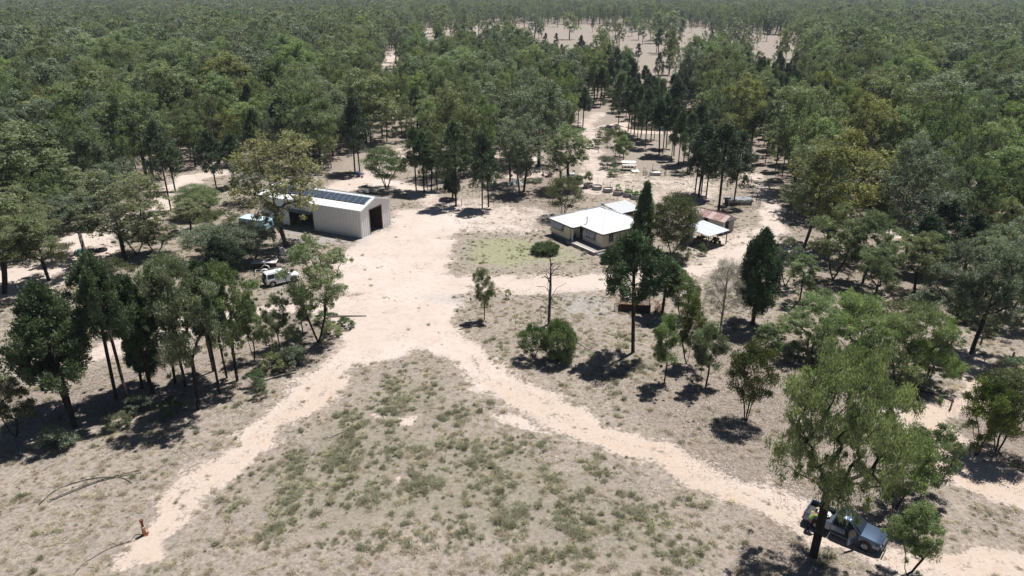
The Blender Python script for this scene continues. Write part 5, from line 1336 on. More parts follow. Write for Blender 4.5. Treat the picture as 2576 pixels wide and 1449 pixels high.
def ute():
    d = math.radians(-40); t = thing('pickup_ute', 'dark blue-grey dual cab ute in tree shade with its driver door open', 'ute', (23.67, 39.9, 0), d)
    P = 'ute_paint'
    m = loft(MB(), [sec(-.72, .84, .90, .42, .70, 1.10), sec(.2, .86, .91, .40, .70, 1.09), sec(1.15, .86, .91, .42, .72, 1.09), sec(1.6, .86, .90, .42, .74, 1.08), sec(2.1, .84, .88, .42, .74, 1.03), sec(2.45, .78, .82, .42, .70, .96), sec(2.60, .62, .70, .45, .66, .86)])
    m.obj('body', P, t, True).data.set_sharp_from_angle(angle=math.radians(35))
    # tray: floor, sides, tailgate
    b = MB().box(-2.55, -.76, -.80, .80, .62, .68).obj('tray_floor', 'trim_black', t)
    for s in (-1, 1):
        m = MB(); m.hexa([(-2.55, s*.80, .45), (-.76, s*.80, .45), (-.76, s*.90, .45), (-2.55, s*.90, .45)][::s], [(-2.55, s*.81, 1.10), (-.76, s*.81, 1.10), (-.76, s*.90, 1.10), (-2.55, s*.90, 1.10)][::s]); m.bev('tray_side', P, t, .02)
    MB().box(-2.62, -2.55, -.88, .88, .50, 1.09).bev('tailgate', P, t, .02); MB().box(-.80, -.74, -.80, .80, .62, 1.10).obj('tray_headboard', P, t)
    MB().box(-2.72, -2.60, -.86, .86, .40, .56).bev('rear_bumper', 'trim_black', t, .03)
    # cabin
    zb, zr = 1.085, 1.77
    lo = [(-.70, -.86, zb), (1.22, -.86, zb), (1.22, .86, zb), (-.70, .86, zb)]; hi = [(-.52, -.66, zr-.04), (.42, -.66, zr-.02), (.42, .66, zr-.02), (-.52, .66, zr-.04)]
    m = MB().hexa(lo, hi); m.bev('cabin', P, t, .05, 3)
    MB().hexa([(-.54, -.65, zr-.03), (.40, -.65, zr-.03), (.40, .65, zr-.03), (-.54, .65, zr-.03)], [(-.44, -.52, zr+.03), (.28, -.52, zr+.03), (.28, .52, zr+.03), (-.44, .52, zr+.03)]).bev('roof', P, t, .02)
    L = lambda f, g, u: tuple(f[i]+(g[i]-f[i])*u for i in range(3))
    def glass(a, b, c, e, nm, off):
        q = [Vector(a), Vector(b), Vector(c), Vector(e)]; o = Vector(off); plate(t, nm, [x+o for x in q], 'window_glass', .006)
    glass((1.20, -.74, zb+.07), (1.20, .74, zb+.07), (.50, .58, zr-.09), (.50, -.58, zr-.09), 'windscreen', (.035, 0, .03))
    glass((-.69, .70, zb+.12), (-.69, -.70, zb+.12), (-.56, -.56, zr-.10), (-.56, .56, zr-.10), 'rear_window', (-.02, 0, .004))
    for s in (-1, 1):
        for x0, x1, u0, u1, nm in ((-.60, .18, -.46, .16, 'rear_side_window'), (.26, 1.05, .24, .42, 'front_side_window')):
            q = [(x0, s*.835, zb+.05), (x1, s*.835, zb+.05), (u1, s*.70, zr-.11), (u0, s*.70, zr-.11)]
            if s > 0: q = q[::-1]
            glass(*q, nm, (0, s*.012, .004))
    # doors
    for s in (-1, 1):
        for x0, x1, nm in ((-.66, .20, 'rear_door'), (.24, 1.10, 'front_door')):
            if s < 0 and nm == 'front_door':
                plate(t, 'doorway_shade_plate', [(.24, -.918, .46), (1.10, -.918, .46), (1.10, -.908, 1.06), (.24, -.908, 1.06)], 'black_gap', .006); continue  # black plate on the closed body side, standing in for the cab's inner shade
            q = [(x0, s*.885, .47), (x1, s*.885, .47), (x1, s*.922, .72), (x0, s*.922, .72)]; q2 = [(x0, s*.922, .72), (x1, s*.922, .72), (x1, s*.905, 1.03), (x0, s*.905, 1.03)]
            m = MB(); m.slab(q if s < 0 else q[::-1], .01); m.slab(q2 if s < 0 else q2[::-1], .01); o = m.obj(nm, P, t)
            MB().box(x0+.08, x0+.26, s*.915-.02, s*.915+.02, .93, .97).obj('handle', 'rim_metal', o)
    # open driver door
    m = MB(); m.box(-.86, 0, -.03, .03, 0, .58); dr = m.bev('open_door', P, t, .015, loc=(1.12, -.95, .47), rot=(0, 0, math.radians(58)))
    m = MB(); m.tube([(-.86, 0, .58), (-.84, .10, .98), (-.60, .14, 1.16), (-.30, .12, 1.08), (0, 0, .60)], .022, 6); m.obj('window_frame', 'trim_black', dr)
    MB().slab([(-.82, .02, .59), (-.08, .02, .59), (-.30, .11, 1.05), (-.60, .13, 1.13), (-.82, .09, .97)], .006).obj('door_glass', 'window_glass', dr)
    MB().box(-.78, -.10, .035, .06, .12, .50).obj('door_lining', 'timber_grey', dr)
    for s in (-1, 1):
        mr = MB().box(1.02, 1.12, s*.95 if s > 0 else -1.14, 1.14 if s > 0 else -.95, 1.08, 1.26).bev('mirror', 'trim_black', t, .03) if s > 0 else None
        m = MB(); m.tube([(-.70, s*.97, .40), (1.10, s*.97, .40)], .05, 6); m.obj('side_step', 'rim_metal', t)
        for x in (1.62, -1.62): 
            m = MB(); m.lathe([(.36, -.02), (.46, -.03), (.47, .03), (.36, .03)], 24, 'y', (x, s*.905, .40), True); m.obj('wheel_arch', 'trim_black', t)
            wheel(t, x, s*.80, .38, .25)
    # nose
    MB().box(2.50, 2.70, -.80, .80, .40, .60).bev('front_bumper', 'trim_black', t, .05, 3)
    MB().box(2.55, 2.63, -.40, .40, .62, .82).bev('grille', 'trim_black', t, .02)
    for k in range(3): MB().box(2.60, 2.645, -.38, .38, .645+.055*k, .665+.055*k).obj('grille_bar', 'rim_metal', t)
    for s in (-1, 1): MB().box(2.38, 2.58, s*.60-.16, s*.60+.16, .74, .86).bev('headlight', 'lamp_clear', t, .03)
    for s in (-1, 1): MB().box(-2.60, -2.53, s*.84-.05, s*.84+.05, .72, 1.02).bev('tail_light', 'lamp_red', t, .01)
    m = MB(); m.tube([(2.76, -.62, .42), (2.80, -.60, 1.0), (2.80, .60, 1.0), (2.76, .62, .42)], .035, 8); m.tube([(2.79, -.6, .75), (2.79, .6, .75)], .03, 6); m.obj('bull_bar', 'trim_black', t, True)
    bx = thing('cargo_bag', 'pale canvas bag lying in the ute tray', 'bag', in_frame((23.67, 39.9), d, -1.5, .2, .685), d); MB().box(-.45, .45, -.3, .3, 0, .28).bev('bag_body', 'tarp_white', bx, .1, 3); MB().tube([(-.2, 0, .27), (-.1, 0, .38), (.1, 0, .38), (.2, 0, .27)], .02, 5).obj('strap', 'trim_black', bx)
ute()
def wagon():
    a = np.array([-31.03, 85.02]); b = np.array([-28.84, 86.69]); d = math.atan2(*(b-a)[::-1]); u = (b-a)/np.linalg.norm(b-a); lft = np.array([-u[1], u[0]])
    c = (a+b)/2+lft*.78
    t = thing('four_wheel_drive', 'white four-wheel drive wagon with rear spare wheel parked in shade', 'car', (c[0], c[1], 0), d)
    P = 'car_white'
    m = loft(MB(), [sec(-2.15, .80, .84, .52, .75, 1.10), sec(-2.05, .84, .88, .48, .75, 1.13), sec(0, .84, .89, .46, .75, 1.12), sec(.95, .84, .89, .46, .75, 1.12), sec(1.5, .84, .88, .46, .75, 1.10), sec(2.05, .80, .85, .46, .72, 1.02), sec(2.25, .70, .76, .50, .70, .95)])
    m.obj('body', P, t, True).data.set_sharp_from_angle(angle=math.radians(35))
    zb, zr = 1.11, 1.84
    MB().hexa([(-2.12, -.84, zb), (1.10, -.84, zb), (1.10, .84, zb), (-2.12, .84, zb)], [(-2.0, -.68, zr), (.42, -.68, zr), (.42, .68, zr), (-2.0, .68, zr)]).bev('cabin', P, t, .06, 3)
    for s in (-1, 1): MB().tube([(-1.8, s*.58, zr+.01), (-1.7, s*.58, zr+.06), (.1, s*.58, zr+.06), (.2, s*.58, zr+.01)], .02, 5).obj('roof_rail', 'trim_black', t)
    def gl(q, nm, off):
        o = Vector(off); plate(t, nm, [Vector(x)+o for x in q], 'window_glass', .006)
    gl([(1.06, -.70, zb+.07), (1.06, .70, zb+.07), (.50, .60, zr-.08), (.50, -.60, zr-.08)], 'windscreen', (.035, 0, .03))
    gl([(-2.11, .68, zb+.10), (-2.11, -.68, zb+.10), (-2.02, -.58, zr-.10), (-2.02, .58, zr-.10)], 'rear_window', (-.022, 0, .003))
    for s in (-1, 1):
        for x0, x1, u0, u1, nm in ((-1.95, -1.02, -1.88, -1.0, 'quarter_window'), (-.95, -.12, -.93, -.12, 'rear_side_window'), (-.05, .92, -.05, .42, 'front_side_window')):
            q = [(x0, s*.815, zb+.08), (x1, s*.815, zb+.08), (u1, s*.71, zr-.13), (u0, s*.71, zr-.13)]
            gl(q if s < 0 else q[::-1], nm, (0, s*.014, .004))
        for x0, x1, nm in ((-1.0, -.09, 'rear_door'), (-.05, .95, 'front_door')):
            q = [(x0, s*.862, .56), (x1, s*.862, .56), (x1, s*.898, .76), (x0, s*.898, .76)]; q2 = [(x0, s*.898, .76), (x1, s*.898, .76), (x1, s*.884, 1.05), (x0, s*.884, 1.05)]
            m = MB(); m.slab(q if s < 0 else q[::-1], .008); m.slab(q2 if s < 0 else q2[::-1], .008); o = m.obj(nm, P, t)
            MB().box(x0+.08, x0+.24, s*.89-.02, s*.89+.02, .96, 1.0).obj('handle', 'trim_black', o)
        MB().box(-.95, .95, s*.92-.06, s*.92+.06, .40, .46).bev('side_step', P, t, .02)
        for x in (1.38, -1.38):
            MB().lathe([(.37, -.02), (.46, -.03), (.47, .03), (.37, .03)], 24, 'y', (x, s*.885, .40), True).obj('wheel_arch', 'trim_black', t); wheel(t, x, s*.78, .38, .25)
        MB().box(.98, 1.08, .92 if s > 0 else -1.10, 1.10 if s > 0 else -.92, 1.10, 1.26).bev('mirror', P, t, .03)
        MB().box(-2.19, -2.11, s*.76-.06, s*.76+.06, .72, 1.05).bev('tail_light', 'lamp_red', t, .01)
        MB().box(2.10, 2.24, s*.60-.16, s*.60+.16, .76, .92).bev('headlight', 'lamp_clear', t, .03)
    MB().box(-2.34, -2.12, -.82, .82, .46, .64).bev('rear_bumper', 'trim_black', t, .04); MB().box(2.15, 2.42, -.82, .82, .44, .66).bev('front_bumper', P, t, .05)
    MB().box(2.20, 2.29, -.42, .42, .70, .90).bev('grille', 'trim_black', t, .02)
    MB().lathe([(.12, -.10), (.30, -.10), (.36, -.06), (.36, .06), (.30, .10), (.12, .10)], 22, 'x', (-2.27, .1, 1.0), True).obj('spare_wheel', 'rubber', t, True)
    MB().lathe([(0, -.12), (.13, -.12), (.13, .05)], 14, 'x', (-2.27, .1, 1.0)).obj('spare_rim', 'rim_metal', t, True)
    MB().tube([(1.1, -.84, 1.05), (1.12, -.88, 1.9)], .012, 5).obj('aerial', 'trim_black', t)
wagon()

# ------------------------------------------------------------------ caravan and trailers
def caravan():
    rz = math.radians(-23); t = thing('caravan', 'old pale blue caravan parked in tree shade beside the shed', 'caravan', (-40.4, 107.3, 0), rz)
    prof = [(-2.55, .55), (2.2, .55), (2.55, .85), (2.62, 1.5), (2.45, 2.2), (2.1, 2.40), (-2.3, 2.40), (-2.55, 2.2)]
    k = len(prof); m = MB(); m.add([(x, -1.1, z) for x, z in prof]+[(x, 1.1, z) for x, z in prof], [tuple(range(k)), tuple(range(2*k-1, k-1, -1))]+[(i, i+k, (i+1) % k+k, (i+1) % k) for i in range(k)])
    m.bev('body', 'van_blue', t, .05, 2)
    MB().hexa([(-2.5, -1.08, 2.41), (2.2, -1.08, 2.41), (2.2, 1.08, 2.41), (-2.5, 1.08, 2.41)], [(-2.4, -.9, 2.48), (2.0, -.9, 2.48), (2.0, .9, 2.48), (-2.4, .9, 2.48)]).bev('roof', 'van_roof', t, .02)
    MB().box(-.5, .1, -.4, .2, 2.48, 2.58).bev('roof_hatch', 'van_roof', t, .02)
    for x0, x1 in ((-2.1, -1.0), (-.7, .4)):
        w = MB().box(x0, x1, -1.13, -1.10, 1.35, 1.95).obj('window', 'panel_frame', t); MB().box(x0+.05, x1-.05, -1.145, -1.131, 1.40, 1.90).obj('pane', 'window_glass', w)
    dd = MB().box(.85, 1.55, -1.13, -1.10, .65, 2.2).obj('door', 'van_roof', t); MB().box(.92, .98, -1.16, -1.131, 1.3, 1.42).obj('handle', 'rim_metal', dd)
    w = MB().slab([(2.60, -.75, 1.45), (2.60, .75, 1.45), (2.47, .75, 2.05), (2.47, -.75, 2.05)], -.02).obj('front_window', 'window_glass', t)
    MB().box(-2.5, 2.2, -1.112, -1.102, .95, 1.12).obj('stripe', 'tarp_white', t)
    for s in (-1, 1): wheel(t, -.2, s*1.0, .33, .2)
    m = MB(); m.tube([(2.2, -.6, .5), (3.6, 0, .5)], .04, 6); m.tube([(2.2, .6, .5), (3.6, 0, .5)], .04, 6); m.obj('drawbar', 'rust_dark', t)
    MB().tube([(3.4, 0, 0), (3.4, 0, .6)], .03, 6).obj('jockey_wheel_post', 'galv', t)
caravan()
def flat_trailer():
    rz = math.radians(4); t = thing('flat_trailer', 'white-decked flat trailer standing behind the four-wheel drive', 'trailer', (-34.3, 92.1, 0), rz)
    for k in range(6): MB().box(-1.7, 1.7, -.78+.26*k, -.78+.26*k+.245, .84, .88).obj('deck_plank', 'deck_white', t)
    MB().box(-1.7, 1.7, -.74, .74, .74, .835).obj('chassis', 'rust_dark', t)
    for s in (-1, 1):
        MB().box(-1.7, 1.7, s*.76-.02, s*.76+.02, .35, .735).obj('side_skirt', 'trim_black', t); wheel(t, -.2, s*.9, .32, .2)
    m = MB(); m.tube([(1.7, .4, .78), (2.9, 0, .62)], .04, 6); m.tube([(1.7, -.4, .78), (2.9, 0, .62)], .04, 6); m.obj('drawbar', 'rust_dark', t)
    for y in (-.5, .3):
        MB().tube([(1.55, y, .88), (1.55, y, 1.4), (1.55, y+.35, 1.4), (1.55, y+.35, .88)], .025, 6).obj('end_hoop', 'galv', t)
    MB().box(-1.2, 1.0, .5, .62, .885, .96).obj('loose_plank', 'timber_grey', t)
    q = thing('frame_trailer', 'bare trailer frame with two arched mudguards between trailer and wagon', 'trailer', G(668, 688), math.radians(14))
    m = MB(); m.box(-1.3, 1.3, -.55, -.47, .42, .5); m.box(-1.3, 1.3, .47, .55, .42, .5); m.box(-1.3, -1.2, -.47, .47, .42, .5); m.box(1.2, 1.3, -.47, .47, .42, .5); m.box(-.05, .05, -.47, .47, .42, .5); m.obj('frame', 'timber_grey', q)
    for s in (-1, 1):
        pts = [(.55*math.cos(a), s*.78, .40+.55*math.sin(a)) for a in np.linspace(.1, 3.04, 9)]
        m = MB()
        for p, r in zip(pts, pts[1:]): m.slab([(p[0], p[1]-.14, p[2]), (p[0], p[1]+.14, p[2]), (r[0], r[1]+.14, r[2]), (r[0], r[1]-.14, r[2])], .02)
        m.obj('mudguard', 'tarp_white', q); wheel(q, 0, s*.78, .33, .2)
    MB().tube([(1.3, 0, .46), (2.2, 0, .46)], .04, 6).obj('drawbar', 'timber_grey', q)
flat_trailer()
def box_trailer():
    p = G(922, 487); t = thing('box_trailer', 'galvanised cage trailer loaded with junk behind the shed', 'trailer', p, math.radians(-25))
    MB().box(-1.1, 1.1, -.72, .72, .45, .5).obj('floor', 'galv', t)
    for s in (-1, 1):
        MB().box(-1.1, 1.1, s*.74-.02, s*.74+.02, .45, 1.25).obj('side_panel', 'zinc_white', t); wheel(t, 0, s*.92, .32, .2)
        MB().box(-.5, .5, s*.92-.13, s*.92+.13, .70, .74).obj('mudguard', 'galv', t)
    for x in (-1.12, 1.08): MB().box(x, x+.04, -.72, .72, .45, 1.22).obj('end_panel', 'galv', t)
    for x in (-1.08, 0, 1.08):
        for s in (-1, 1): MB().tube([(x, s*.74, 1.25), (x, s*.74, 1.75)], .02, 5).obj('cage_post', 'galv', t)
    for s in (-1, 1): MB().tube([(-1.08, s*.74, 1.75), (1.08, s*.74, 1.75)], .02, 5).obj('cage_rail', 'galv', t)
    MB().tube([(1.1, 0, .5), (2.3, 0, .45)], .04, 6).obj('drawbar', 'galv', t)
    j = thing('scrap_sheet', 'dark scrap sheet sticking out of the cage trailer', 'scrap', (p[0]-.6, p[1], 1.28), math.radians(30)); MB().slab([(-1, -.35, .05), (1, -.35, .3), (1, .35, .3), (-1, .35, .05)], .03).obj('sheet', 'rubber', j); MB().box(-.3, .5, -.3, .3, -.2, .06).bev('bag', 'tarp_grey', j, .08)
box_trailer()
def tyre(lb, p, r):
    t = thing('loose_tyre', lb, 'tyre', p, 0, 'old tyres lying on the sand')
    MB().lathe([(r*.55, .05), (r*.8, 0), (r, .06), (r, .26), (r*.8, .32), (r*.55, .27), (r*.5, .16)], 26, 'z', (0, 0, 0), True).obj('tread_ring', 'rubber', t, True)
    m = MB()
    for k in range(26):
        a = 6.28*k/26; c, s = math.cos(a), math.sin(a); m.add([(c*r-s*.03, s*r+c*.03, .08), (c*(r+.02)-s*.03, s*(r+.02)+c*.03, .24), (c*(r+.02)+s*.03, s*(r+.02)-c*.03, .24), (c*r+s*.03, s*r-c*.03, .08)], [(0, 1, 2, 3)])
    m.obj('tread_lugs', 'rubber', t)['kind'] = 'stuff'
tyre('large black tyre lying on open sand near the left edge', G(254.5, 631), .85)
tyre('smaller tyre half shaded by the tree trunk', G(226, 634), .6)
def fridge():
    t = thing('old_fridge', 'white box-like old fridge at the foot of the tall shed tree', 'fridge', G(711, 641), .4); MB().box(-.35, .35, -.35, .35, .03, 1.1).bev('cabinet', 'white_paint', t, .03); MB().box(-.35, .35, -.41, -.36, .06, 1.08).bev('door', 'white_paint', t, .02); MB().box(-.3, -.26, -.45, -.415, .4, .8).obj('handle', 'rim_metal', t)
fridge()

# ------------------------------------------------------------------ back yard clutter
def table_shelter():
    p = G(1581, 428); t = thing('table_shelter', 'white sheeted table shelter beside the bright sapling', 'shelter', p, math.radians(-6))
    for k in range(3): MB().slab([(-1.5+k*1.0, -.1, 1.55), (-.515+k*1.0, -.1, 1.55), (-.515+k*1.0, 1.3, 1.75), (-1.5+k*1.0, 1.3, 1.75)], .03).obj('roof_sheet', 'tarp_white', t)
    MB().slab([(-1.4, -.75, 1.22), (1.6, -.75, 1.22), (1.6, -.12, 1.28), (-1.4, -.12, 1.28)], .035).obj('shelf_board', 'tarp_white', t)
    for x in (-1.3, 1.4):
        for y, z in ((-.6, 1.2), (1.1, 1.68)): MB().tube([(x, y, 0), (x, y, z)], .045, 6).obj('post', 'post_timber', t)
    MB().box(-1.2, 1.2, -.4, .3, .55, .6).obj('lower_shelf', 'timber_grey', t)
    for k in range(3): MB().box(-.9+.7*k, -.5+.7*k, -.3, .1, .601, .85).obj('pot', 'rust_dark', t)
    q = thing('loose_sheet', 'white sheet tilted against the table shelter', 'sheet', (p[0]+1.2, p[1]-1.5, .02), .5); MB().slab([(-.8, -.4, .03), (.9, -.4, .03), (.9, .5, .38), (-.8, .5, .38)], .02).obj('sheet_panel', 'tarp_white', q); MB().box(-.8, -.7, .4, .5, 0, .33).obj('prop', 'timber_grey', q)
    q = thing('loose_sheet', 'small cream sheet lying flat in front of the table shelter', 'sheet', G(1577, 439), .1); MB().slab([(-.7, -.4, .03), (.7, -.4, .05), (.75, .45, .12), (-.6, .4, .05)], .02).obj('sheet_panel', 'stone_pale', q)
table_shelter()
def roller():
    p = G(1648, 441); t = thing('farm_roller', 'old farm roller with spoked wheel on the edge of the open stand', 'implement', p, math.radians(-5))
    MB().lathe([(0, -1.05), (.36, -1.05), (.38, -1.0), (.38, 1.0), (.36, 1.05), (0, 1.05)], 18, 'x', (0, 0, .38)).obj('roller_drum', 'galv', t, True)
    m = MB(); m.box(-1.2, -1.12, -.4, .4, .3, .42); m.box(1.12, 1.2, -.4, .4, .3, .42); m.box(-1.2, 1.2, .36, .42, .5, .6); m.obj('frame', 'rust_dark', t)
    m = MB(); m.tube([(-.6, .4, .6), (0, .55, .95), (.7, .4, .6)], .05, 6); m.tube([(1.0, .4, .55), (1.5, .5, 1.0)], .05, 6); m.obj('drawbar', 'rust_dark', t)
    q = thing('spoked_wheel', 'spoked iron wheel standing left of the farm roller', 'wheel', (p[0]-2.1, p[1]+.1, 0), .2)
    MB().lathe([(.46, -.05), (.52, -.05), (.52, .05), (.46, .05)], 24, 'y', (0, 0, .52), True).obj('rim', 'rust', q, True); MB().lathe([(0, -.08), (.08, -.08), (.08, .08), (0, .08)], 10, 'y', (0, 0, .52)).obj('hub', 'rust', q)
    for k in range(8):
        a = 6.28*k/8; MB().tube([(0, 0, .52), (.48*math.cos(a), 0, .52+.48*math.sin(a))], .018, 5).obj('spoke', 'rust', q)
roller()
def posts():
    for bx, by, h, r, mt, lb in ((1619, 437, 1.5, .05, 'rust_dark', 'thin dark post left of the spoked wheel'), (1641, 433, 1.9, .06, 'post_timber', 'post between the spoked wheel and the farm roller'), (1672, 442, 2.2, .08, 'post_timber', 'stout post at the right end of the farm roller'), (1675, 439, 1.5, .05, 'rust_dark', 'short post behind the stout post by the farm roller'),
                                 (1597, 425, 2.0, .035, 'post_timber', 'thin pole beside the table shelter'), (1161, 520, 1.3, .06, 'rust_light', 'orange-brown marker post between the yard cypresses'), (2467, 865, 1.25, .10, 'post_timber', 'leaning timber fence post right of the leaning tree'), (2543, 912, 1.2, .10, 'post_timber', 'timber fence post nearest the right edge'),
                                 (1505, 385, 1.1, .06, 'post_timber', 'fence post along the back track, nearer one'), (1498, 345, 1.1, .06, 'post_timber', 'fence post along the back track, farther one'), (1888, 470, 1.4, .06, 'post_timber', 'fence post at the mouth of the right track'), (1945, 490, 1.2, .06, 'post_timber', 'fence post on the right side of the right track'), (2390, 1030, 1.1, .08, 'post_timber', 'short timber post beside the right hand sand bend')):
        p = G(bx, by); m = MB().tube([(0, 0, -.1), (.03, .02, h*.5), (.05 if r > .07 else 0, 0, h)], [r, r*.97, r*.9], 8)
        o = m.obj('fence_post', mt, None, loc=tuple(p)); tag(o, lb, 'post')
    p = G(1296.6, 830); o = MB().tube([(0, 0, -.1), (0, 0, 1.5)], .02, 4).obj('star_picket', 'rust_dark', None, loc=tuple(p)); tag(o, 'thin steel star picket right of the lone sapling', 'post')
    t = thing('gate_frame', 'dark pipe gate frame left of the house wattle', 'gate', G(1362, 498), .2)
    MB().tube([(0, 0, 0), (0, 0, 1.3)], .04, 6).obj('post', 'rust_dark', t); MB().tube([(-1.6, 0, .1), (-1.6, 0, 1.25), (0, 0, 1.25)], .025, 6).obj('frame_bar', 'rust_dark', t); MB().tube([(-1.6, 0, .65), (0, 0, .65)], .02, 5).obj('rail', 'rust_dark', t)
posts()
def ibc():
    t = thing('ibc_tank', 'white caged cube tank behind the garden rings', 'tank', G(1439, 450), .1)
    MB().box(-.5, .5, -.5, .5, .18, 1.15).bev('bottle', 'ibc_white', t, .06); MB().box(-.55, .55, -.55, .55, .02, .17).obj('pallet', 'timber_grey', t)
    m = MB()
    for k in range(5):
        for s in (-.54, .54): m.box(-.52+.26*k-.012, -.52+.26*k+.012, s-.012, s+.012, .17, 1.17); m.box(s-.012, s+.012, -.52+.26*k-.012, -.52+.26*k+.012, .17, 1.17)
    m.obj('cage_bars', 'galv', t); MB().lathe([(0, 0), (.1, 0), (.1, .06), (0, .08)], 10, 'z', (0, 0, 1.15)).obj('cap', 'trim_black', t)
ibc()
def heap(nm, lb, cat, bx, by, rx, ry, h, mat, seed, rz=0):
    rng = np.random.default_rng(seed); n, k = 28, 9; V = [(0, 0, h)]; F = []
    ph = rng.random(4)*6.28
    for i in range(1, k+1):
        for j in range(n):
            a = 6.2832*j/n; r = i/k*(1+.13*math.sin(2*a+ph[0])+.09*math.sin(3*a+ph[1])); z = h*(math.cos(math.pi*i/k)*.5+.5)*(1+.25*rng.normal()*(i < k))*(i < k)
            V.append((rx*r*math.cos(a), ry*r*math.sin(a), max(z, 0) if i < k else -.08))
    F += [(0, 1+j, 1+(j+1) % n) for j in range(n)]
    for i in range(k-1):
        for j in range(n): F.append((1+i*n+j, 1+(i+1)*n+j, 1+(i+1)*n+(j+1) % n, 1+i*n+(j+1) % n))
    o = obj(nm, new_mesh(nm, V, F, mat, True), None, tuple(G(bx, by)), (0, 0, rz)); return tag(o, lb, cat)
heap('soil_heap', 'long low heap of pinkish soil behind the curved-trunk eucalypt', 'soil', 1320, 441, 6.0, 2.6, 1.0, 'soil_mound', 3)
heap('tarp_heap', 'grey tarp-covered heap with pale patch left of the agave row', 'tarp', 1297, 463, 1.9, 1.0, .9, 'tarp_grey', 4)
heap('sand_heap', 'pale sand heap behind the yard clump', 'sand', 1010, 385, 5.0, 2.5, .8, 'soil_mound', 6)
for k, (bx, by) in enumerate([(1322, 460), (1334, 459), (1347, 461), (1358, 459)]):
    p = G(bx, by); place('agave_plant', 'scrub', p, .9, 1.9, ['leftmost', 'second', 'third', 'rightmost'][k]+' grey-green agave clump of the row by the soil heap', 'plant', 'agave row by the soil heap', mat='leaf_grey')
o = heap('junk_sheet', 'crumpled white sheet behind the yellow-green wattle', 'sheet', 280, 674, .8, .6, .35, 'tarp_white', 8)
def pen():
    c = G(1872, 520); rz = math.radians(3)
    t = thing('wire_pen', 'low wire mesh pen beside the tarp-covered stack', 'pen', c, rz)
    P = [(-3.4, -.6), (-1.2, -.8), (1.0, -.4), (2.9, .1), (3.3, 1.8), (3.4, 3.2)]
    for i, (x, y) in enumerate(P): MB().tube([(x, y, -.05), (x, y, 1.45)], .04, 6).obj('post', 'rust_dark', t)
    for (a, b) in zip(P, P[1:]):
        m = MB()
        for k in range(7): m.tube([(*a, .1+.2*k), (*b, .1+.2*k)], .008, 3, False)
        L = math.hypot(b[0]-a[0], b[1]-a[1]); n = int(L/.22)
        for k in range(1, n): u = k/n; x, y = a[0]+(b[0]-a[0])*u, a[1]+(b[1]-a[1])*u; m.tube([(x, y, .05), (x, y, 1.35)], .007, 3, False)
        m.obj('mesh_panel', 'mesh_wire', t)
    s = thing('tarped_stack', 'dark stack of timber under a grey tarp beside the pen', 'stack', (c[0]-.6, c[1]+1.7, 0), rz+.08)
    for k in range(4): MB().box(-2.2, 2.2, -.9+.45*k, -.5+.45*k, .1, .95).obj('timber_bundle', 'dark_timber', s)
    V = []; n, q = 15, 7; rng = np.random.default_rng(9)
    for i in range(n):
        for j in range(q):
            x = -2.4+4.8*i/(n-1); y = -1.15+2.3*j/(q-1); e = min(1, 3*(1-abs(2*j/(q-1)-1))); V.append((x, y, .55+.55*min(1, e)+.10*rng.normal()*.6))
    me = new_mesh('tarp', V, [(i*q+j, (i+1)*q+j, (i+1)*q+j+1, i*q+j+1) for i in range(n-1) for j in range(q-1)], 'tarp_grey', True); ob = obj('tarp', me, s); sd = ob.modifiers.new('thick', 'SOLIDIFY'); sd.thickness = .02
    for x, y in ((-1.5, .3), (.3, -.2), (1.6, .4)): MB().tube([(x, y, 1.16), (x+.3, y+.2, 1.22), (x+.8, y+.1, 1.2)], .07, 6).obj('weight_log', 'log_pale', s)
pen()

# ------------------------------------------------------------------ dam
def pond():
    c = G(1660, 322); n = 40; rng = np.random.default_rng(2)
    R = [1+.12*math.sin(2*a+1)+.08*math.sin(3*a) for a in np.linspace(0, 6.2832, n, endpoint=False)]
    V = [(0, 0, 0)]+[(9*R[j]*math.cos(6.2832*j/n), 5*R[j]*math.sin(6.2832*j/n), 0) for j in range(n)]
    o = obj('pond', new_mesh('pond', V, [(0, 1+j, 1+(j+1) % n) for j in range(n)], 'pond_water'), None, (c[0], c[1], .02)); struct(o)
    V = []; F = []
    for k, (s, z) in enumerate(((.97, .0), (1.06, .35), (1.22, .75), (1.4, .7), (1.75, -.02))):
        for j in range(n): V.append((9*R[j]*math.cos(6.2832*j/n)*s, 5*R[j]*math.sin(6.2832*j/n)*s, (z if (math.sin(6.2832*j/n) > -.35 or k in (0, 4)) else z*.35)))
    for k in range(4):
        for j in range(n): F.append((k*n+j, k*n+(j+1) % n, (k+1)*n+(j+1) % n, (k+1)*n+j))
    b = obj('pond_bank', new_mesh('pond_bank', V, F, 'soil_mound', True), None, (c[0], c[1], 0)); struct(b)
pond()

# ------------------------------------------------------------------ dead wood, pipes, bore
def branchy(name, lb, bx, by, h, w, seed, mat, nt, tip, cat='tree', stems=1, up=.4, zlo=.3, wob=.12):
    rng = np.random.default_rng(seed); S = []
    for k in range(stems):
        a = 6.28*k/max(1, stems); o = np.array([math.cos(a), math.sin(a), 0])*(.15 if stems > 1 else 0)
        S.append([o*(1+4*t)+np.array([.12*math.sin(3*t)*t, .1*t, h*(.97 if stems == 1 else .5)*t]) for t in np.linspace(0, 1, 9)])
    T = []
    for _ in range(nt):
        t = zlo+(1-zlo)*rng.random(); a = rng.random()*6.28; r = w*.5*(.35+.65*rng.random())*(1-.6*max(0, t-.55)/.45)
        T.append(np.array([math.cos(a)*r, math.sin(a)*r, h*t]))
    nodes, par, rad, rn = skeleton(rng, S, T, tip, wob, up)
    t = thing(name, lb, cat, G(bx, by)); obj('trunk', wood_mesh('trunk', nodes, par, rad, mat, 5), t); return t, T
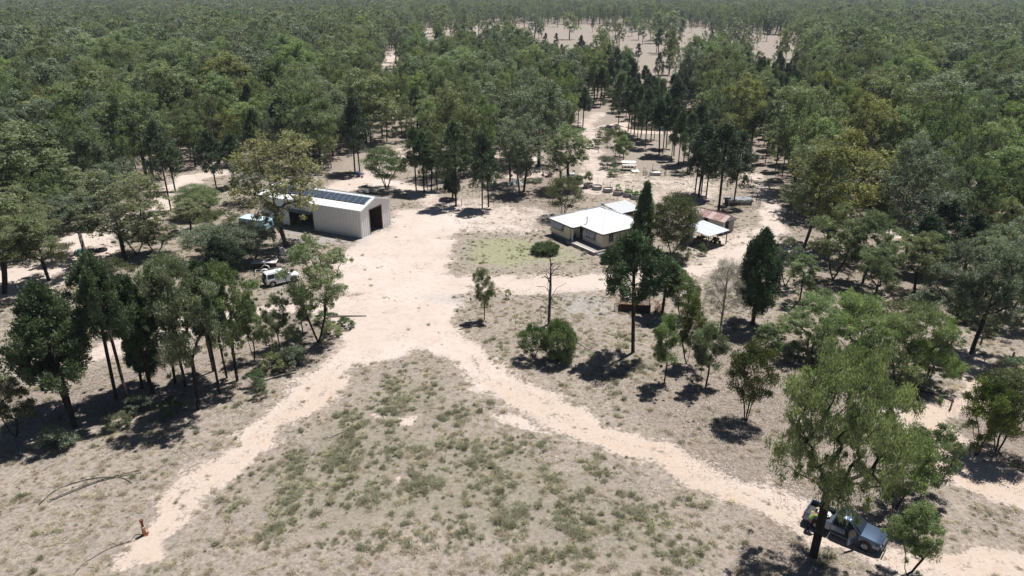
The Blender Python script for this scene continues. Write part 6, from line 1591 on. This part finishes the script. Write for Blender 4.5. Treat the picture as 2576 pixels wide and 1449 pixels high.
t, _ = branchy('dead_tree', 'dead bare black tree behind the large green bush', 1381, 816, HT(1381, 816, 646), 5.4, 21, 'bark_dead', 34, .028, zlo=.2)
branchy('dead_sapling', 'small dead grey sapling left of the dead black tree', 1366, 815, 2.4, 1.6, 22, 'bark_grey', 20, .010, stems=3)
t, T = branchy('leafless_tree', 'leafless grey twiggy tree left of the egg-shaped cypress', 1811, 840, HT(1811, 840, 658), 5.0, 23, 'bark_grey', 130, .011, zlo=.38, stems=1, up=1.2, wob=.04)
rg = np.random.default_rng(4); C = np.array(T); obj('twigs', leaf_mesh('grey_twigs', [leaf_cloud(rg, C, np.full(C.shape, .55), 46, .6, -.6, .3, .03, .6)], 'leaf_grey_twig'), t)
p0, p1 = G(2261, 587), G(2261, 587)+np.array([2.0, 1.2, 7.0])
o = MB().tube([(0, 0, -.2), tuple((p1-p0)*.5+[0, 0, .2]), tuple(p1-p0)], [.17, .13, .05], 7).obj('dead_tree', 'bark_dead', None, True, loc=tuple(p0)); tag(o, 'bare leaning dark trunk on sand in front of the right hand forest', 'tree')
def log(lb, pts, r, mat='log_pale', twigs=0, cat='log'):
    P = [G(*q) for q in pts]; o0 = P[0]; t = thing('fallen_branch', lb, cat, o0)
    V = [tuple(q-o0+[0, 0, r*.9]) for q in P]; MB().tube(V, [r*(1-.5*i/max(1, len(V)-1)) for i in range(len(V))], 7).obj('stem', mat, t, True)
    rng = np.random.default_rng(len(lb))
    for k in range(twigs):
        i = rng.integers(0, len(V)); d = rng.normal(size=3)*[.9, .9, .15]; e = np.array(V[i])+d; e[2] = max(.05, abs(e[2])+.1)
        MB().tube([V[i], tuple((np.array(V[i])+e)/2+[0, 0, .1]), tuple(e)], [r*.45, r*.3, r*.15], 5).obj('twig', mat, t)
log('pale fallen log below the left litter bank', [(645, 966), (690, 950), (746, 938)], .13, twigs=2)
log('pale log lying behind the roadside eucalypt scrub', [(832, 798), (870, 796), (922, 796)], .14, twigs=2)
log('short pale stick pile at the left of the sand track', [(598, 1010), (612, 1030)], .06, twigs=4)
log('grey dead branch with twigs right of the large green bush', [(1452, 862), (1480, 880), (1505, 870)], .06, 'bark_grey', 14, 'branch')
log('dead grey branch lying in the grass between the two tracks', [(838, 1098), (870, 1085), (893, 1080)], .05, 'bark_grey', 8, 'branch')
log('dead sticks lying in the grass nearer the left track', [(775, 1128), (785, 1145)], .04, 'bark_grey', 6, 'branch')
log('dark broken branch below the right edge track', [(2290, 980), (2345, 990), (2400, 1012)], .09, 'bark_dead', 6, 'branch')
log('pale curved stick near the left edge of the foreground', [(58, 1180), (28, 1205), (20, 1226)], .035, 'log_pale', 0, 'stick')
log('dead wood lying under the right hand forest edge', [(2240, 640), (2275, 650), (2310, 646)], .14, 'bark_dead', 5, 'branch')
heap('pale_rock', 'pale rock beside the litter bank at the left track', 'rock', 789, 937, .35, .25, .25, 'stone_pale', 12)
heap('pale_rock', 'small white stone in the grass at the bottom', 'rock', 1706, 1365, .12, .1, .1, 'tarp_white', 13)
def pipe(lb, pts, r, z=.03, mat='hose_black'):
    P = [G(*q) for q in pts]; o0 = P[0]; V = []
    for i in range(len(P)-1):
        for u in np.linspace(0, 1, 5)[:-1]: 
            a = P[max(i-1, 0)]; b = P[i]; c = P[i+1]; d = P[min(i+2, len(P)-1)]
            V.append(.5*((2*b)+(-a+c)*u+(2*a-5*b+4*c-d)*u*u+(-a+3*b-3*c+d)*u**3))
    V.append(P[-1]); o = MB().tube([tuple(q-o0+[0, 0, z]) for q in V], r, 6).obj('poly_pipe', mat, None, True, loc=tuple(o0)); return tag(o, lb, 'pipe')
q = lambda L: [(x/2.9/1.5528, (1750+y/2.9)/1.5528) for x, y in L]
pipe('arched black poly pipe lying on dry grass at lower left', q([(440, 650), (620, 490), (850, 400), (1080, 348), (1280, 335), (1400, 350), (1490, 402)]), .03, .06)
pipe('nearly straight black poly pipe under the arched one', q([(560, 612), (850, 490), (1080, 400), (1300, 340), (1600, 283)]), .028, .03)
pipe('black poly pipe lying alongside the straight one', q([(565, 600), (850, 480), (1080, 392), (1310, 328), (1580, 260)]), .028, .09)
pipe('thin hose running from the bore casing to the bottom left', q([(1615, 985), (1540, 985), (1480, 1050), (1350, 1100), (1200, 1160), (1050, 1250), (950, 1310), (830, 1440)]), .02, .025)
pipe('second thin hose joining the first from the bore casing', q([(1630, 985), (1560, 1040), (1440, 1080), (1360, 1096)]), .018, .065)
def bore():
    t = thing('bore_casing', 'rusty bore casing pipe standing on sand at lower left', 'pipe', G(364, 1345), .3)
    MB().lathe([(0, 0), (.13, 0), (.13, .72), (.10, .73), (.10, .74)], 16).obj('casing', 'rust_light', t, True)
    MB().lathe([(.13, .66), (.15, .66), (.15, .75), (.13, .75)], 16, close=True).obj('collar', 'stone_pale', t, True)
    MB().lathe([(.075, .74), (.085, .76), (.085, 1.22), (.11, 1.23), (.11, 1.30), (0, 1.31)], 14).obj('riser_pipe', 'rust', t, True)
    MB().lathe([(.11, 1.2), (.14, 1.21), (.14, 1.29), (.11, 1.3)], 8, close=True).obj('cap', 'rust_dark', t)
    MB().tube([(.13, .02, .66), (.24, .02, .64), (.25, .02, .1), (.14, .02, .06)], .018, 6).obj('bracket', 'rust_light', t)
    MB().box(-.22, .24, -.2, .2, .0, .035).obj('base_plate', 'rust', t)
bore()

# ------------------------------------------------------------------ person at the ute tray
def person():
    d = math.radians(-40); loc = in_frame((23.67, 39.9), d, -2.05, -1.38, 0)
    t = thing('person', 'person in hi-vis shirt and dark trousers leaning over the ute tray', 'person', loc, d+math.radians(62))
    # local: x forward (towards the tray), y left
    def skin(nm, mat, pts, edges, rad, root=0, lev=2):
        me = bpy.data.meshes.new(nm); me.from_pydata(pts, edges, []); me.materials.append(MATS[mat]); o = obj(nm, me, t)
        s = o.modifiers.new('skin', 'SKIN'); s.use_smooth_shade = True
        for i, v in enumerate(me.skin_vertices[0].data): v.radius = rad[i] if hasattr(rad[i], '__len__') else (rad[i], rad[i]); v.use_root = (i == root)
        o.modifiers.new('sub', 'SUBSURF').render_levels = lev; o.modifiers['sub'].levels = 1; return o
    pts = [(0, 0, .95), (.10, 0, 1.12), (.24, 0, 1.32), (.36, 0, 1.47), (.44, 0, 1.56), (.52, 0, 1.64), (.60, 0, 1.73)]
    edges = [(i, i+1) for i in range(6)]; rad = [(.15, .11), (.15, .11), (.16, .12), (.14, .10), .055, (.085, .095), (.075, .09)]
    def add(p, par, r): pts.append(p); edges.append((par, len(pts)-1)); rad.append(r); return len(pts)-1
    for s in (-1, 1):
        a = add((.0, s*.10, .86), 0, .10); a = add((.03, s*.11, .50), a, .068); a = add((-.02, s*.12, .12), a, .045); a = add((.0, s*.12, .04), a, .045); add((.15, s*.13, .035), a, .038)
        b = add((.36, s*.20, 1.42), 3, .062); b = add((.50, s*.26, 1.20), b, .046); b = add((.72, s*.20, 1.13), b, .034); b = add((.80, s*.19, 1.12), b, (.040, .022))
        for k, (ang, ln) in enumerate(((-.28, .075), (-.09, .085), (.09, .08), (.28, .065))):
            c = add((.84+.0*k, s*.19+ang*.12, 1.12), b, .010); c = add((.84+ln*.5, s*.19+ang*.16, 1.115), c, .0095); add((.84+ln, s*.19+ang*.18, 1.095), c, .008)
        c = add((.79, s*.19-s*.045, 1.115), b, .011); add((.84, s*.19-s*.07, 1.10), c, .009)
    skin('body', 'skin', pts, edges, rad)
    sp = [(0.0, 0, 1.0), (.10, 0, 1.14), (.24, 0, 1.33), (.36, 0, 1.475)]; se = [(0, 1), (1, 2), (2, 3)]; sr = [(.165, .125), (.168, .128), (.178, .135), (.15, .11)]
    for s in (-1, 1):
        sp.append((.365, s*.20, 1.425)); se.append((3, len(sp)-1)); sr.append(.080); sp.append((.44, s*.235, 1.30)); se.append((len(sp)-2, len(sp)-1)); sr.append(.066)
    skin('shirt', 'hivis', sp, se, sr)
    tp = [(-.01, 0, 1.0), (0, 0, .92)]; te = [(0, 1)]; tr = [(.165, .125), (.165, .13)]
    for s in (-1, 1):
        for q, r in (((.0, s*.10, .84), .112), ((.03, s*.11, .50), .085), ((-.02, s*.12, .14), .068)):
            tp.append(q); tr.append(r); te.append((1 if q[2] > .8 else len(tp)-2, len(tp)-1))
    skin('trousers', 'navy_cloth', tp, te, tr)
    for s in (-1, 1): MB().box(-.08, .20, s*.125-.05, s*.125+.05, 0, .10).bev('boot', 'trim_black', t, .03)
    MB().lathe([(0, .13), (.05, .12), (.095, .06), (.105, 0), (.16, -.015), (.16, -.005), (.1, .012)], 16).obj('cap', 'cap_khaki', t, True, loc=(.60, 0, 1.77), rot=(0, .6, 0))
    for s in (-1, 1):
        MB().lathe([(0, -.018), (.012, -.012), (.012, .012), (0, .018)], 6, 'y').obj('ear', 'skin', t, True, loc=(.55, s*.088, 1.68))
    MB().hexa([(.66, -.014, 1.66), (.70, -.014, 1.65), (.70, .014, 1.65), (.66, .014, 1.66)], [(.66, -.008, 1.72), (.675, -.008, 1.72), (.675, .008, 1.72), (.66, .008, 1.72)]).obj('nose', 'skin', t)
person()

# ------------------------------------------------------------------ air
def haze():
    t = NT('haze_air'); t.n.remove(t.b); v = t.N('VolumePrincipled'); v.inputs['Color'].default_value = (.78, .86, .95, 1); v.inputs['Density'].default_value = .00014; v.inputs['Anisotropy'].default_value = .2
    t.L(v.outputs[0], t.out.inputs['Volume'])
    o = MB().box(-1500, 1500, -60, 1600, -1.5, 46).obj('haze', 'haze_air'); tag(o, 'thin pale haze over the far forest', 'haze', kind='stuff')
haze()
